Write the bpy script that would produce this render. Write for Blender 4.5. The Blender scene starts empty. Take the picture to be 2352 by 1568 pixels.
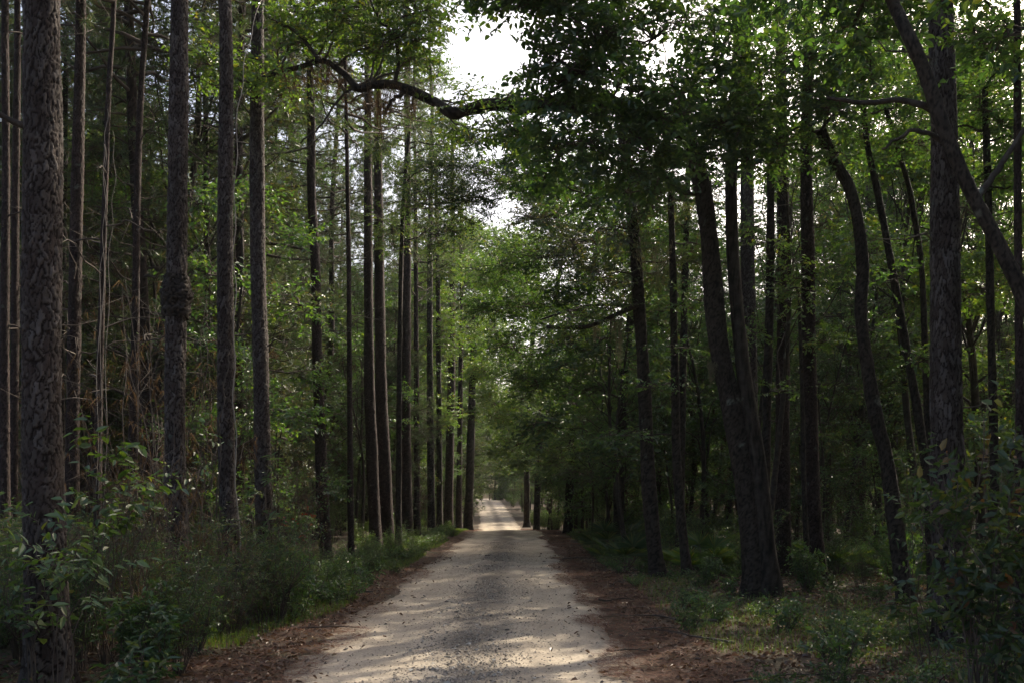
import bpy, math, random
import numpy as np

# ------------------------------------------------------------------ camera, sky, sun, exposure
S = bpy.context.scene
COL = S.collection
F, VPX, HY, EYE = 2286.7, 1190.0, 1138.0, 1.75       # pixel focal length, vanishing point and eye height of the view
cam_d = bpy.data.cameras.new("camera"); cam = bpy.data.objects.new("camera", cam_d); COL.objects.link(cam)
cam.location = (0, 0, EYE); cam.rotation_euler = (math.radians(90), 0, 0)
cam_d.lens = 35; cam_d.sensor_width = 36
cam_d.shift_x = -14 / 2352; cam_d.shift_y = 354 / 2352
cam_d.clip_start = 0.1; cam_d.clip_end = 3000
S.camera = cam

SUN_AZ, SUN_EL = 40, 38                               # degrees right of the road's direction, degrees above the horizon
w = bpy.data.worlds.new("World"); S.world = w; w.use_nodes = True
nt = w.node_tree; bg = nt.nodes["Background"]
sky = nt.nodes.new("ShaderNodeTexSky"); sky.sky_type = 'NISHITA'; sky.sun_disc = False
sky.sun_elevation = math.radians(SUN_EL); sky.sun_rotation = math.radians(SUN_AZ)
sky.air_density = 0.8; sky.dust_density = 6.0; sky.ozone_density = 0.3
nt.links.new(sky.outputs[0], bg.inputs[0]); bg.inputs[1].default_value = 0.15
sun_d = bpy.data.lights.new("sun", 'SUN'); sun = bpy.data.objects.new("sun", sun_d); COL.objects.link(sun)
sun_d.energy = 3.8; sun_d.angle = math.radians(0.53); sun_d.color = (1.0, 0.90, 0.74)
sun.rotation_euler = (math.radians(90 - SUN_EL), 0, math.radians(180 - SUN_AZ))
S.view_settings.view_transform = 'Standard'; S.view_settings.look = 'None'
S.view_settings.gamma = 1.0; S.view_settings.exposure = 1.08
c = S.cycles
c.max_bounces = 6; c.diffuse_bounces = 4; c.glossy_bounces = 2; c.transmission_bounces = 4; c.transparent_max_bounces = 4
c.caustics_reflective = False; c.caustics_refractive = False; c.sample_clamp_indirect = 1.5
c.use_denoising = True

# ------------------------------------------------------------------ small helpers
R = np.random.default_rng(11)
A = np.array
def unit(v): return v / np.maximum(np.linalg.norm(v, axis=-1, keepdims=True), 1e-9)
def P(px, py, Y): return A([(px - VPX) / F * Y, Y, EYE + (HY - py) / F * Y])
def X(px, Y): return (px - VPX) / F * Y
def smooth(a, b, x):
    t = np.clip((x - a) / (b - a), 0, 1); return t * t * (3 - 2 * t)
def frac_hash(i, j, k):
    return np.modf(np.abs(np.sin(i * 127.1 + j * 311.7 + k * 74.7) * 43758.5453))[0]
def vnoise(x, y, seed=0.0):
    xi, yi = np.floor(x), np.floor(y); fx, fy = x - xi, y - yi
    fx = fx * fx * (3 - 2 * fx); fy = fy * fy * (3 - 2 * fy)
    h = lambda a, b: frac_hash(a, b, seed)
    return (h(xi, yi) * (1 - fx) + h(xi + 1, yi) * fx) * (1 - fy) + (h(xi, yi + 1) * (1 - fx) + h(xi + 1, yi + 1) * fx) * fy
def catmull(pts, n):
    p = A(pts, float); p = np.vstack([2 * p[0] - p[1], p, 2 * p[-1] - p[-2]])
    k = len(p) - 3; t = np.linspace(0, k - 1e-6, n); i = t.astype(int); f = (t - i)[:, None]
    a, b, c_, d = p[i], p[i + 1], p[i + 2], p[i + 3]
    return 0.5 * (2 * b + (c_ - a) * f + (2 * a - 5 * b + 4 * c_ - d) * f ** 2 + (3 * b - a - 3 * c_ + d) * f ** 3)

# road profile
def road_z(Y):
    Y = np.asarray(Y, float)
    return -0.9 * smooth(47, 76, Y) + 1.97 * smooth(84, 157, Y) - 3.0 * smooth(160, 215, Y)
def road_x(Y):
    Y = np.asarray(Y, float)
    return -0.53 - 0.95 * smooth(46, 86, Y) - 3.2 * smooth(74, 168, Y) - 0.09 * np.clip(Y - 150, 0, None)
HALF = 1.71
def side_dist(x, Y): return np.abs(x - road_x(Y)) - HALF
def ground_z(x, Y):
    x = np.asarray(x, float); Y = np.asarray(Y, float)
    d = np.abs(x - road_x(Y)) - HALF
    z = road_z(Y) + np.where(d < 0, -0.05 * smooth(0.02, 0.35, -d), 0)
    out = smooth(0.3, 3.0, d)
    z = z + out * (0.30 * (vnoise(x * .21, Y * .21, 3.0) - .5) + 0.10 * (vnoise(x * .9, Y * .9, 5.0) - .5))
    z = z + smooth(0.0, .8, d) * 0.05 * (vnoise(x * 2.3, Y * 2.3, 8.0) - .3)
    z = z + 0.5 * smooth(70, 90, Y) * smooth(1.5, 8, d) + 0.6 * smooth(120, 150, Y) * smooth(1, 6, d)
    return z

class MB:
    """collects vertices and faces, then links them as one mesh"""
    def __init__(s): s.V = []; s.Fq = []; s.n = 0; s.attr = {}
    def add(s, V, faces):
        V = np.asarray(V, float).reshape(-1, 3)
        s.V.append(V)
        for f in (faces if isinstance(faces, list) else [faces]): s.Fq.append(np.asarray(f) + s.n)
        s.n += len(V)
    def mesh(s, name, mat, smooth_=True, uv=None, attrs=None):
        V = np.vstack(s.V) if s.V else np.zeros((0, 3))
        loops = np.concatenate([f.ravel() for f in s.Fq]) if s.Fq else np.zeros(0, int)
        tot = np.concatenate([np.full(len(f), f.shape[1]) for f in s.Fq]) if s.Fq else np.zeros(0, int)
        me = bpy.data.meshes.new(name)
        me.vertices.add(len(V)); me.vertices.foreach_set("co", V.ravel())
        me.loops.add(len(loops)); me.loops.foreach_set("vertex_index", loops.astype(np.int32))
        me.polygons.add(len(tot))
        me.polygons.foreach_set("loop_start", (np.cumsum(tot) - tot).astype(np.int32))
        me.polygons.foreach_set("loop_total", tot.astype(np.int32))
        me.polygons.foreach_set("use_smooth", np.full(len(tot), smooth_))
        if uv is not None:
            l = me.uv_layers.new(name="UVMap"); l.data.foreach_set("uv", np.asarray(uv)[loops].ravel())
        if attrs:
            for k, v in attrs.items():
                a = me.attributes.new(k, 'FLOAT', 'POINT'); a.data.foreach_set("value", np.asarray(v, np.float32))
        me.materials.append(mat); me.update(); me.validate()
        return me
def link(name, me, parent=None, loc=None):
    o = bpy.data.objects.new(name, me); COL.objects.link(o)
    if parent is not None: o.parent = parent
    if loc is not None: o.location = loc
    return o
def tag(o, label, cat, group=None, kind=None):
    if label: o["label"] = label
    if cat: o["category"] = cat
    if group: o["group"] = group
    if kind: o["kind"] = kind
    return o
def thing(name, label, cat, loc, group=None, rz=0, sc=1.0):
    o = bpy.data.objects.new(name, None); COL.objects.link(o); o.empty_display_size = 0.3
    o.location = loc; o.rotation_euler = (0, 0, rz); o.scale = (sc, sc, sc) if np.isscalar(sc) else sc
    return tag(o, label, cat, group)

def frames(path):
    T = unit(np.gradient(path, axis=0)); N = np.zeros_like(T)
    a = A([1., 0, 0]) if abs(T[0][0]) < .9 else A([0, 1., 0])
    n = unit(np.cross(np.cross(T[0], a), T[0])); 
    for i, t in enumerate(T):
        n = n - t * np.dot(n, t); n = n / max(np.linalg.norm(n), 1e-9); N[i] = n
    return T, N, np.cross(T, N)
def grid_faces(rows, cols, wrap=True):
    i = np.arange(rows - 1)[:, None]; j = np.arange(cols if wrap else cols - 1)[None, :]
    j2 = (j + 1) % cols
    return np.stack([i * cols + j, i * cols + j2, (i + 1) * cols + j2, (i + 1) * cols + j], -1).reshape(-1, 4)
def tube(mb, path, rad, sides=6, lump=0.0):
    path = A(path, float); k = len(path); rad = np.broadcast_to(rad, (k,)).astype(float)
    T, N, B = frames(path); th = np.arange(sides) / sides * 2 * np.pi
    rr = rad[:, None] * (1 + (lump * (R.random((k, sides)) - .5) if lump else 0))
    V = path[:, None] + rr[..., None] * (np.cos(th)[None, :, None] * N[:, None] + np.sin(th)[None, :, None] * B[:, None])
    V = V.reshape(-1, 3); n0 = len(V)
    tip = path[-1] + T[-1] * rad[-1] * .6
    j = np.arange(sides); cap = np.stack([(k - 1) * sides + j, (k - 1) * sides + (j + 1) % sides, np.full(sides, n0)], -1)
    mb.add(np.vstack([V, tip]), [grid_faces(k, sides), cap])
def prisms(mb, a, b, ra, rb):
    """three-sided tapering twigs from points a to points b"""
    a = A(a, float).reshape(-1, 3); b = A(b, float).reshape(-1, 3); n = len(a)
    if n == 0: return
    T = unit(b - a); h = np.where(np.abs(T[:, :1]) < .8, A([[1., 0, 0]]), A([[0, 1., 0]]))
    N = unit(np.cross(T, h)); B = np.cross(T, N); V = np.zeros((n, 6, 3))
    for k in range(3):
        d = math.cos(k * 2.094) * N + math.sin(k * 2.094) * B
        V[:, k] = a + d * np.broadcast_to(A(ra, float).reshape(-1, 1), (n, 1)); V[:, 3 + k] = b + d * np.broadcast_to(A(rb, float).reshape(-1, 1), (n, 1))
    base = (np.arange(n) * 6)[:, None, None]
    q = A([[0, 1, 4, 3], [1, 2, 5, 4], [2, 0, 3, 5]])[None]
    mb.add(V.reshape(-1, 3), (base + q).reshape(-1, 4))
def limb(mb, p0, p1, r0, r1, n=7, wob=.1, sides=6, arch=0.0):
    p0 = A(p0, float); p1 = A(p1, float); t = np.linspace(0, 1, n)[:, None]; L = np.linalg.norm(p1 - p0)
    ph = R.random((2, 3)) * 6.28
    off = (np.sin(t * 5 + ph[0]) + .6 * np.sin(t * 9 + ph[1])) * np.sin(np.pi * t) * L * wob * .5
    path = p0 + (p1 - p0) * t + off; path[:, 2] += arch * L * np.sin(np.pi * t[:, 0])
    tube(mb, path, r0 + (r1 - r0) * t[:, 0] ** .8, sides); return path
def leaves(mb, p, D, N, L, W, droop=.12, fold=.12):
    """six-point blades folded along the midrib"""
    n = len(p)
    if n == 0: return
    L = np.broadcast_to(L, (n,))[:, None]; W = np.broadcast_to(W, (n,))[:, None]
    D = unit(D); Sd = unit(np.cross(D, N)); U = np.cross(Sd, D)
    V = np.empty((n, 6, 3))
    V[:, 0] = p
    V[:, 1] = p + D * L * .30 - Sd * W * .45 + U * W * fold
    V[:, 2] = p + D * L * .68 - Sd * W * .36 + U * (W * fold - L * droop * .5)
    V[:, 3] = p + D * L - U * L * droop
    V[:, 4] = p + D * L * .68 + Sd * W * .36 + U * (W * fold - L * droop * .5)
    V[:, 5] = p + D * L * .30 + Sd * W * .45 + U * W * fold
    b = (np.arange(n) * 6)[:, None, None]
    mb.add(V.reshape(-1, 3), (b + A([[0, 5, 4, 3], [0, 3, 2, 1]])[None]).reshape(-1, 4))
def needles(mb, p, D, k, L, w, spread=.8):
    """k thin needles in a tuft at every point p, along D"""
    n = len(p)
    if n == 0: return
    d = unit(np.repeat(unit(D), k, 0) + R.normal(size=(n * k, 3)) * spread)
    a = np.repeat(p, k, 0) + R.normal(size=(n * k, 3)) * .015
    s = unit(np.cross(d, R.normal(size=(n * k, 3)))) * w * .5
    l = L * R.uniform(.7, 1.15, (n * k, 1)); e = a + d * l; e[:, 2] -= .12 * l[:, 0]
    V = np.stack([a - s, a + s, e], 1).reshape(-1, 3)
    mb.add(V, np.arange(n * k * 3).reshape(-1, 3))
def spray(lf, tw, p, D, ls, nl, L, W, flat=.35, tr=.0035):
    """leafy twigs: origins p, directions D"""
    n = len(p)
    if n == 0: return
    D = unit(D); prisms(tw, p, p + D * ls[:, None], tr, tr * .4)
    t = np.tile(np.linspace(.12, 1, nl), n) + R.uniform(-.04, .04, n * nl)
    Dr = np.repeat(D, nl, 0); pr = np.repeat(p, nl, 0) + Dr * (t * np.repeat(ls, nl))[:, None]
    up = unit(A([[0, 0, 1.]]) + R.normal(size=(n, 3)) * flat); upr = np.repeat(up, nl, 0)
    sd = unit(np.cross(Dr, upr)); sg = np.tile(np.where(np.arange(nl) % 2, 1., -1.), n)[:, None]
    d = Dr * R.uniform(.25, .7, (n * nl, 1)) + sd * sg * R.uniform(.6, 1.1, (n * nl, 1)) + R.normal(size=(n * nl, 3)) * .28
    d[:, 2] -= .15
    Nn = upr + R.normal(size=(n * nl, 3)) * flat * 1.3
    l = L * R.uniform(.4, 1.25, n * nl)
    leaves(lf, pr, d, Nn, l, l * W * R.uniform(.8, 1.15, n * nl), droop=.16)
def blob(lf, tw, ctr, rad, ns, nl, L, W, start=None, nsub=None, droop=0.0, ls=(.3, .6), flat=.35):
    """one clump of foliage: sub-clumps of leafy sprays joined by twigs to start"""
    ctr = A(ctr, float); rad = A(rad, float); nsub = nsub or max(4, int(ns / 16))
    sc = unit(R.normal(size=(nsub, 3))) * (R.random((nsub, 1)) ** .45) * rad * .85 + ctr
    if start is not None:
        for q in sc: limb(tw, start, q, .012 + .008 * rad.max(), .006, 5, .12, 4)
    w_ = R.random(nsub) + .25; idx = R.choice(nsub, ns, p=w_ / w_.sum())
    off = R.normal(size=(ns, 3)) * A([.30, .30, .17]) * max(rad.mean(), .3) * .75
    p = sc[idx] + off; D = unit(off) * .8 + unit(p - ctr) * .5 + R.normal(size=(ns, 3)) * .45; D[:, 2] = D[:, 2] * .6 - droop
    prisms(tw, sc[idx], p, .006, .003)
    spray(lf, tw, p, D, R.uniform(*ls, ns), nl, L, W, flat)

# ------------------------------------------------------------------ materials
def mat(name):
    m = bpy.data.materials.new(name); m.use_nodes = True; t = m.node_tree; t.nodes.clear()
    out = t.nodes.new("ShaderNodeOutputMaterial")
    def N(tp, **kw):
        n = t.nodes.new(tp)
        for k, v in kw.items():
            if k in n.inputs: n.inputs[k].default_value = v
            else: setattr(n, k, v)
        return n
    return m, t, out, N
def ramp(N, stops):
    r = N("ShaderNodeValToRGB"); e = r.color_ramp.elements
    while len(e) < len(stops): e.new(.5)
    for i, (p, col) in enumerate(stops): e[i].position = p; e[i].color = (*col, 1)
    return r
def leaf_mat(name, stops, trans=.42, tcol=(1.9, 1.75, .55), gloss=.07, rough=.38):
    m, t, out, N = mat(name); L = t.links.new
    g = N("ShaderNodeNewGeometry"); r = ramp(N, stops); L(g.outputs["Random Per Island"], r.inputs[0])
    d = N("ShaderNodeBsdfDiffuse"); L(r.outputs[0], d.inputs[0])
    mul = N("ShaderNodeMix", data_type='RGBA', blend_type='MULTIPLY'); mul.inputs[0].default_value = 1
    L(r.outputs[0], mul.inputs[6]); mul.inputs[7].default_value = (*tcol, 1)
    tr = N("ShaderNodeBsdfTranslucent"); L(mul.outputs[2], tr.inputs[0])
    mx = N("ShaderNodeMixShader"); mx.inputs[0].default_value = trans; L(d.outputs[0], mx.inputs[1]); L(tr.outputs[0], mx.inputs[2])
    if gloss > 0:
        gl = N("ShaderNodeBsdfGlossy"); gl.inputs["Roughness"].default_value = rough; gl.inputs[0].default_value = (1, 1, 1, 1)
        m2 = N("ShaderNodeMixShader"); m2.inputs[0].default_value = gloss; L(mx.outputs[0], m2.inputs[1]); L(gl.outputs[0], m2.inputs[2]); mx = m2
    L(mx.outputs[0], out.inputs[0]); return m
M = {}
M['leaf_deep'] = leaf_mat("leaf_deep", [(0, (.024, .060, .024)), (.45, (.040, .095, .030)), (.8, (.060, .125, .034)), (1, (.09, .14, .03))], trans=.5, gloss=.06, rough=.45)
M['leaf_fresh'] = leaf_mat("leaf_fresh", [(0, (.045, .095, .025)), (.5, (.065, .130, .030)), (.9, (.10, .165, .035)), (1, (.16, .16, .03))], .48)
M['leaf_dull'] = leaf_mat("leaf_dull", [(0, (.030, .045, .022)), (.5, (.045, .075, .032)), (.85, (.075, .095, .045)), (1, (.12, .085, .04))], .38, gloss=.06)
M['leaf_shrub'] = leaf_mat("leaf_shrub", [(0, (.030, .060, .030)), (.5, (.045, .088, .040)), (.85, (.075, .12, .045)), (1, (.12, .13, .05))], .38, gloss=.04)
M['leaf_bush'] = leaf_mat("leaf_bush", [(0, (.020, .042, .018)), (.5, (.034, .066, .026)), (.85, (.055, .09, .03)), (.95, (.10, .11, .03)), (1, (.12, .05, .03))], .45, gloss=.035, rough=.5)
M['needle'] = leaf_mat("needle", [(0, (.032, .058, .026)), (.5, (.050, .082, .034)), (.85, (.078, .105, .042)), (1, (.13, .085, .04))], .40, (1.5, 1.5, .8), .05, .45)
M['needle_dead'] = leaf_mat("needle_dead", [(0, (.040, .030, .022)), (.6, (.075, .055, .038)), (1, (.14, .11, .08))], .4, (1.5, 1.2, .8), 0)
M['leaf_red'] = leaf_mat("leaf_red", [(0, (.10, .030, .012)), (.5, (.24, .05, .015)), (1, (.36, .10, .02))], .5, (1.6, 1.0, .5), .04)
M['moss'] = leaf_mat("moss", [(0, (.14, .13, .10)), (1, (.26, .24, .17))], .4, (1.4, 1.3, .9), 0)
M['straw'] = leaf_mat("straw", [(0, (.060, .022, .013)), (.5, (.125, .047, .025)), (.9, (.20, .085, .045)), (1, (.30, .19, .11))], .15, (1.2, 1, .8), .05, .5)
M['litter'] = leaf_mat("litter", [(0, (.06, .035, .022)), (.5, (.13, .075, .042)), (.85, (.22, .15, .095)), (1, (.34, .27, .19))], .2, (1.3, 1, .7), .06, .45)
M['grass'] = leaf_mat("grass", [(0, (.05, .10, .022)), (.6, (.09, .16, .03)), (1, (.16, .19, .05))], .5, (1.7, 1.6, .5), .05)

def bark_mat(name, plate, dim=1.0):
    m, t, out, N = mat(name); L = t.links.new
    tc = N("ShaderNodeTexCoord"); nz = N("ShaderNodeTexNoise", Scale=9.0, Detail=6.0, Roughness=.65)
    L(tc.outputs["Object"], nz.inputs["Vector"])
    bs = N("ShaderNodeBsdfPrincipled"); bs.inputs["Roughness"].default_value = .85; bs.inputs["Specular IOR Level"].default_value = .25
    if plate:
        e = N("ShaderNodeAttribute", attribute_name="edge"); ce = N("ShaderNodeAttribute", attribute_name="cell")
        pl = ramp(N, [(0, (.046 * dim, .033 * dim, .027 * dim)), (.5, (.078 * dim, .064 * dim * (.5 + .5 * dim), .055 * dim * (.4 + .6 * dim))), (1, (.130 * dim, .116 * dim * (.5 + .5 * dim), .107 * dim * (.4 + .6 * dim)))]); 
        ad = N("ShaderNodeMath", operation='MULTIPLY_ADD'); L(nz.outputs[0], ad.inputs[0]); ad.inputs[1].default_value = .9; ad.inputs[2].default_value = -.42
        a2 = N("ShaderNodeMath", operation='MULTIPLY_ADD'); L(ce.outputs["Fac"], a2.inputs[0]); a2.inputs[1].default_value = .75; L(ad.outputs[0], a2.inputs[2])
        L(a2.outputs[0], pl.inputs[0])
        fx = ramp(N, [(0, (.008, .005, .004)), (1, (.022, .013, .009))]); L(nz.outputs[0], fx.inputs[0])
        mx = N("ShaderNodeMix", data_type='RGBA'); L(e.outputs["Fac"], mx.inputs[0]); L(fx.outputs[0], mx.inputs[6]); L(pl.outputs[0], mx.inputs[7])
        nl = N("ShaderNodeTexNoise", Scale=1.3, Detail=3.0); L(tc.outputs["Object"], nl.inputs["Vector"])
        rl = ramp(N, [(.3, (.62, .56, .52)), (.5, (1, 1, 1)), (.7, (1.25, 1.2, 1.18))]); L(nl.outputs[0], rl.inputs[0])
        mv = N("ShaderNodeMix", data_type='RGBA', blend_type='MULTIPLY'); mv.inputs[0].default_value = 1; L(mx.outputs[2], mv.inputs[6]); L(rl.outputs[0], mv.inputs[7])
        n5 = N("ShaderNodeTexNoise", Scale=6.5, Detail=4.0); L(tc.outputs["Object"], n5.inputs["Vector"])
        r5 = ramp(N, [(.66, (0, 0, 0)), (.73, (.55, .55, .55))]); L(n5.outputs[0], r5.inputs[0])
        ml = N("ShaderNodeMix", data_type='RGBA'); L(r5.outputs[0], ml.inputs[0]); L(mv.outputs[2], ml.inputs[6]); ml.inputs[7].default_value = (.13, .145, .115, 1)
        L(ml.outputs[2], bs.inputs["Base Color"])
        bscale = 40.0
    else:
        n2 = N("ShaderNodeTexNoise", Scale=2.3, Detail=5.0); L(tc.outputs["Object"], n2.inputs["Vector"])
        r1 = ramp(N, [(.3, (.028, .022, .017)), (.55, (.062, .050, .040)), (.8, (.10, .085, .07))]); L(nz.outputs[0], r1.inputs[0])
        r2 = ramp(N, [(.66, (0, 0, 0)), (.72, (1, 1, 1))]); L(n2.outputs[0], r2.inputs[0])
        mx = N("ShaderNodeMix", data_type='RGBA'); L(r2.outputs[0], mx.inputs[0]); L(r1.outputs[0], mx.inputs[6]); mx.inputs[7].default_value = (.17, .18, .15, 1)
        if plate is None:
            e = N("ShaderNodeAttribute", attribute_name="edge"); dk = N("ShaderNodeMix", data_type='RGBA', blend_type='MULTIPLY'); dk.inputs[0].default_value = 1
            er = ramp(N, [(0, (.22, .20, .19)), (1, (.78, .75, .72))]); L(e.outputs["Fac"], er.inputs[0]); L(mx.outputs[2], dk.inputs[6]); L(er.outputs[0], dk.inputs[7]); mx = dk
        L(mx.outputs[2], bs.inputs["Base Color"])
        bscale = 16.0
    mp = N("ShaderNodeMapping"); mp.inputs["Scale"].default_value = (1, 1, .22); L(tc.outputs["Object"], mp.inputs[0])
    n3 = N("ShaderNodeTexNoise", Scale=bscale, Detail=5.0, Roughness=.7); L(mp.outputs[0], n3.inputs["Vector"])
    bp = N("ShaderNodeBump", Strength=.9, Distance=.02); L(n3.outputs[0], bp.inputs["Height"]); L(bp.outputs[0], bs.inputs["Normal"])
    L(bs.outputs[0], out.inputs[0]); return m
M['pine_bark'] = bark_mat("pine_bark", True)
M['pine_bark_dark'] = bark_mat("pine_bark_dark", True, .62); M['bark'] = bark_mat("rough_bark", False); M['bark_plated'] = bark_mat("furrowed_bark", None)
def plain_mat(name, lo, hi, scale, rough=.9):
    m, t, out, N = mat(name); L = t.links.new
    tc = N("ShaderNodeTexCoord"); nz = N("ShaderNodeTexNoise", Scale=scale, Detail=4.0); L(tc.outputs["Object"], nz.inputs["Vector"])
    r = ramp(N, [(.3, lo), (.7, hi)]); L(nz.outputs[0], r.inputs[0])
    b = N("ShaderNodeBsdfPrincipled"); b.inputs["Roughness"].default_value = rough; L(r.outputs[0], b.inputs["Base Color"]); L(b.outputs[0], out.inputs[0]); return m
M['twig'] = plain_mat("twig", (.045, .033, .025), (.115, .09, .07), 3.0)
M['pale_twig'] = plain_mat("pale_twig", (.20, .17, .14), (.34, .30, .25), 5.0)
def stone_mat():
    m, t, out, N = mat("stone"); L = t.links.new
    g = N("ShaderNodeNewGeometry"); r = ramp(N, [(0, (.09, .075, .06)), (.5, (.24, .205, .17)), (.9, (.40, .36, .30)), (1, (.55, .51, .45))]); L(g.outputs["Random Per Island"], r.inputs[0])
    b = N("ShaderNodeBsdfPrincipled"); b.inputs["Roughness"].default_value = .8; L(r.outputs[0], b.inputs["Base Color"]); L(b.outputs[0], out.inputs[0]); return m
M['stone'] = stone_mat()
def road_mat():
    m, t, out, N = mat("gravel_road"); L = t.links.new
    uv = N("ShaderNodeUVMap"); sep = N("ShaderNodeSeparateXYZ"); L(uv.outputs[0], sep.inputs[0])
    n1 = N("ShaderNodeTexNoise", Scale=.9, Detail=6.0, Roughness=.6); L(uv.outputs[0], n1.inputs["Vector"])
    wn = N("ShaderNodeMath", operation='MULTIPLY_ADD'); L(n1.outputs[0], wn.inputs[0]); wn.inputs[1].default_value = 1.1; wn.inputs[2].default_value = -.55
    us = N("ShaderNodeMath", operation='ADD'); L(sep.outputs[0], us.inputs[0]); L(wn.outputs[0], us.inputs[1])
    ab = N("ShaderNodeMath", operation='ABSOLUTE'); L(us.outputs[0], ab.inputs[0])
    dv = N("ShaderNodeMath", operation='DIVIDE'); L(ab.outputs[0], dv.inputs[0]); dv.inputs[1].default_value = 2.0
    # across the road: dark loose gravel in the middle, pale wheel tracks, darker strewn edge
    cr = ramp(N, [(0, (.235, .20, .162)), (.10, (.27, .232, .188)), (.25, (.46, .395, .315)), (.68, (.49, .42, .335)), (.86, (.31, .262, .208)), (.97, (.12, .078, .055))]); L(dv.outputs[0], cr.inputs[0])
    n2 = N("ShaderNodeTexNoise", Scale=26.0, Detail=8.0, Roughness=.75); L(uv.outputs[0], n2.inputs["Vector"])
    gr = ramp(N, [(.32, (.34, .32, .30)), (.46, (.90, .89, .88)), (.7, (1.26, 1.25, 1.22))]); L(n2.outputs[0], gr.inputs[0])
    mu = N("ShaderNodeMix", data_type='RGBA', blend_type='MULTIPLY'); mu.inputs[0].default_value = 1; L(cr.outputs[0], mu.inputs[6]); L(gr.outputs[0], mu.inputs[7])
    mp = N("ShaderNodeMapping"); mp.inputs["Scale"].default_value = (1.6, .5, 1); L(uv.outputs[0], mp.inputs[0])
    n4 = N("ShaderNodeTexNoise", Scale=1.4, Detail=4.0); L(mp.outputs[0], n4.inputs["Vector"])
    g4 = ramp(N, [(.3, (.78, .77, .76)), (.7, (1.14, 1.13, 1.1))]); L(n4.outputs[0], g4.inputs[0])
    m2 = N("ShaderNodeMix", data_type='RGBA', blend_type='MULTIPLY'); m2.inputs[0].default_value = 1; L(mu.outputs[2], m2.inputs[6]); L(g4.outputs[0], m2.inputs[7])
    v = N("ShaderNodeTexVoronoi", Scale=34.0); L(uv.outputs[0], v.inputs["Vector"])
    b = N("ShaderNodeBsdfPrincipled"); b.inputs["Roughness"].default_value = .93; b.inputs["Specular IOR Level"].default_value = .2; L(m2.outputs[2], b.inputs["Base Color"])
    bp = N("ShaderNodeBump", Strength=.5, Distance=.012); L(n2.outputs[0], bp.inputs["Height"])
    b2 = N("ShaderNodeBump", Strength=.35, Distance=.012); b2.invert = True; L(v.outputs["Distance"], b2.inputs["Height"]); L(bp.outputs[0], b2.inputs["Normal"]); L(b2.outputs[0], b.inputs["Normal"])
    L(b.outputs[0], out.inputs[0]); return m
M['road'] = road_mat()
def ground_mat():
    m, t, out, N = mat("forest_floor"); L = t.links.new
    tc = N("ShaderNodeTexCoord")
    n1 = N("ShaderNodeTexNoise", Scale=14.0, Detail=8.0, Roughness=.75); L(tc.outputs["Object"], n1.inputs["Vector"])
    r1 = ramp(N, [(.3, (.028, .018, .012)), (.5, (.075, .045, .028)), (.7, (.13, .085, .055))]); L(n1.outputs[0], r1.inputs[0])
    n2 = N("ShaderNodeTexNoise", Scale=.8, Detail=5.0); L(tc.outputs["Object"], n2.inputs["Vector"])
    r2 = ramp(N, [(.45, (0, 0, 0)), (.65, (.6, .6, .6))]); L(n2.outputs[0], r2.inputs[0])
    mx = N("ShaderNodeMix", data_type='RGBA'); L(r2.outputs[0], mx.inputs[0]); L(r1.outputs[0], mx.inputs[6]); mx.inputs[7].default_value = (.045, .055, .022, 1)
    b = N("ShaderNodeBsdfPrincipled"); b.inputs["Roughness"].default_value = 1; L(mx.outputs[2], b.inputs["Base Color"])
    bp = N("ShaderNodeBump", Strength=.8, Distance=.03); L(n1.outputs[0], bp.inputs["Height"]); L(bp.outputs[0], b.inputs["Normal"]); L(b.outputs[0], out.inputs[0]); return m
M['ground'] = ground_mat()

# ------------------------------------------------------------------ ground and road
R = np.random.default_rng(103)
ys = np.concatenate([np.arange(-60, -6, 6), np.arange(-6, 50, .5), np.arange(50, 215, 1.5), [215, 240, 300, 500, 1000]])
sd = np.concatenate([-A([1000, 400, 150, 90, 60, 45, 35, 28, 22, 18, 15, 12.5, 10.5, 9, 8, 7, 6.2, 5.5, 4.9, 4.4, 4, 3.6, 3.3, 3, 2.7, 2.45, 2.25, 2.05, 1.9, 1.8, 1.7, 1.6, 1.5, 1.3, 1.0, .5])])
ss = np.concatenate([sd, [0], -sd[::-1]])
YY, SS = np.meshgrid(ys, ss, indexing='ij'); XX = SS + road_x(YY)
g = MB(); g.add(np.stack([XX, YY, ground_z(XX, YY)], -1).reshape(-1, 3), grid_faces(len(ys), len(ss), False)[:, ::-1])
tag(link("ground", g.mesh("ground", M['ground'])), "brown forest floor of earth, needles and leaf litter under the trees", "ground", kind="structure")
ry = np.concatenate([np.arange(-8, 30, .12), np.arange(30, 200, .5)]); rs = np.linspace(-2.2, 2.2, 50)
YY, SS = np.meshgrid(ry, rs, indexing='ij'); XX = SS + road_x(YY)
jag = .34 * (vnoise(YY * .55 + np.sign(SS) * 23, YY * 0, 9.0) - .5) + .2 * (vnoise(YY * 1.7 + np.sign(SS) * 37, YY * 0, 2.0) - .5) + .10 * (vnoise(YY * 6 + np.sign(SS) * 11, YY * 0, 4.0) - .5)
edge_d = np.abs(SS) - HALF - .20 + jag
Z = road_z(YY) + .022 - .050 * smooth(-.12, .16, edge_d) + .018 * np.cos(SS * 1.6) - .02 * np.exp(-((np.abs(SS) - .95) / .28) ** 2) + .010 * (vnoise(XX * 5, YY * 5, 6.0) - .5) + .02 * (vnoise(XX * .7, YY * .7, 7.0) - .5)
r = MB(); r.add(np.stack([XX, YY, Z], -1).reshape(-1, 3), grid_faces(len(ry), len(rs), False)[:, ::-1])
tag(link("road", r.mesh("road", M['road'], uv=np.stack([SS.ravel(), YY.ravel()], -1))), "pale gravel road with a darker stony strip down its middle", "road", kind="structure")

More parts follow.
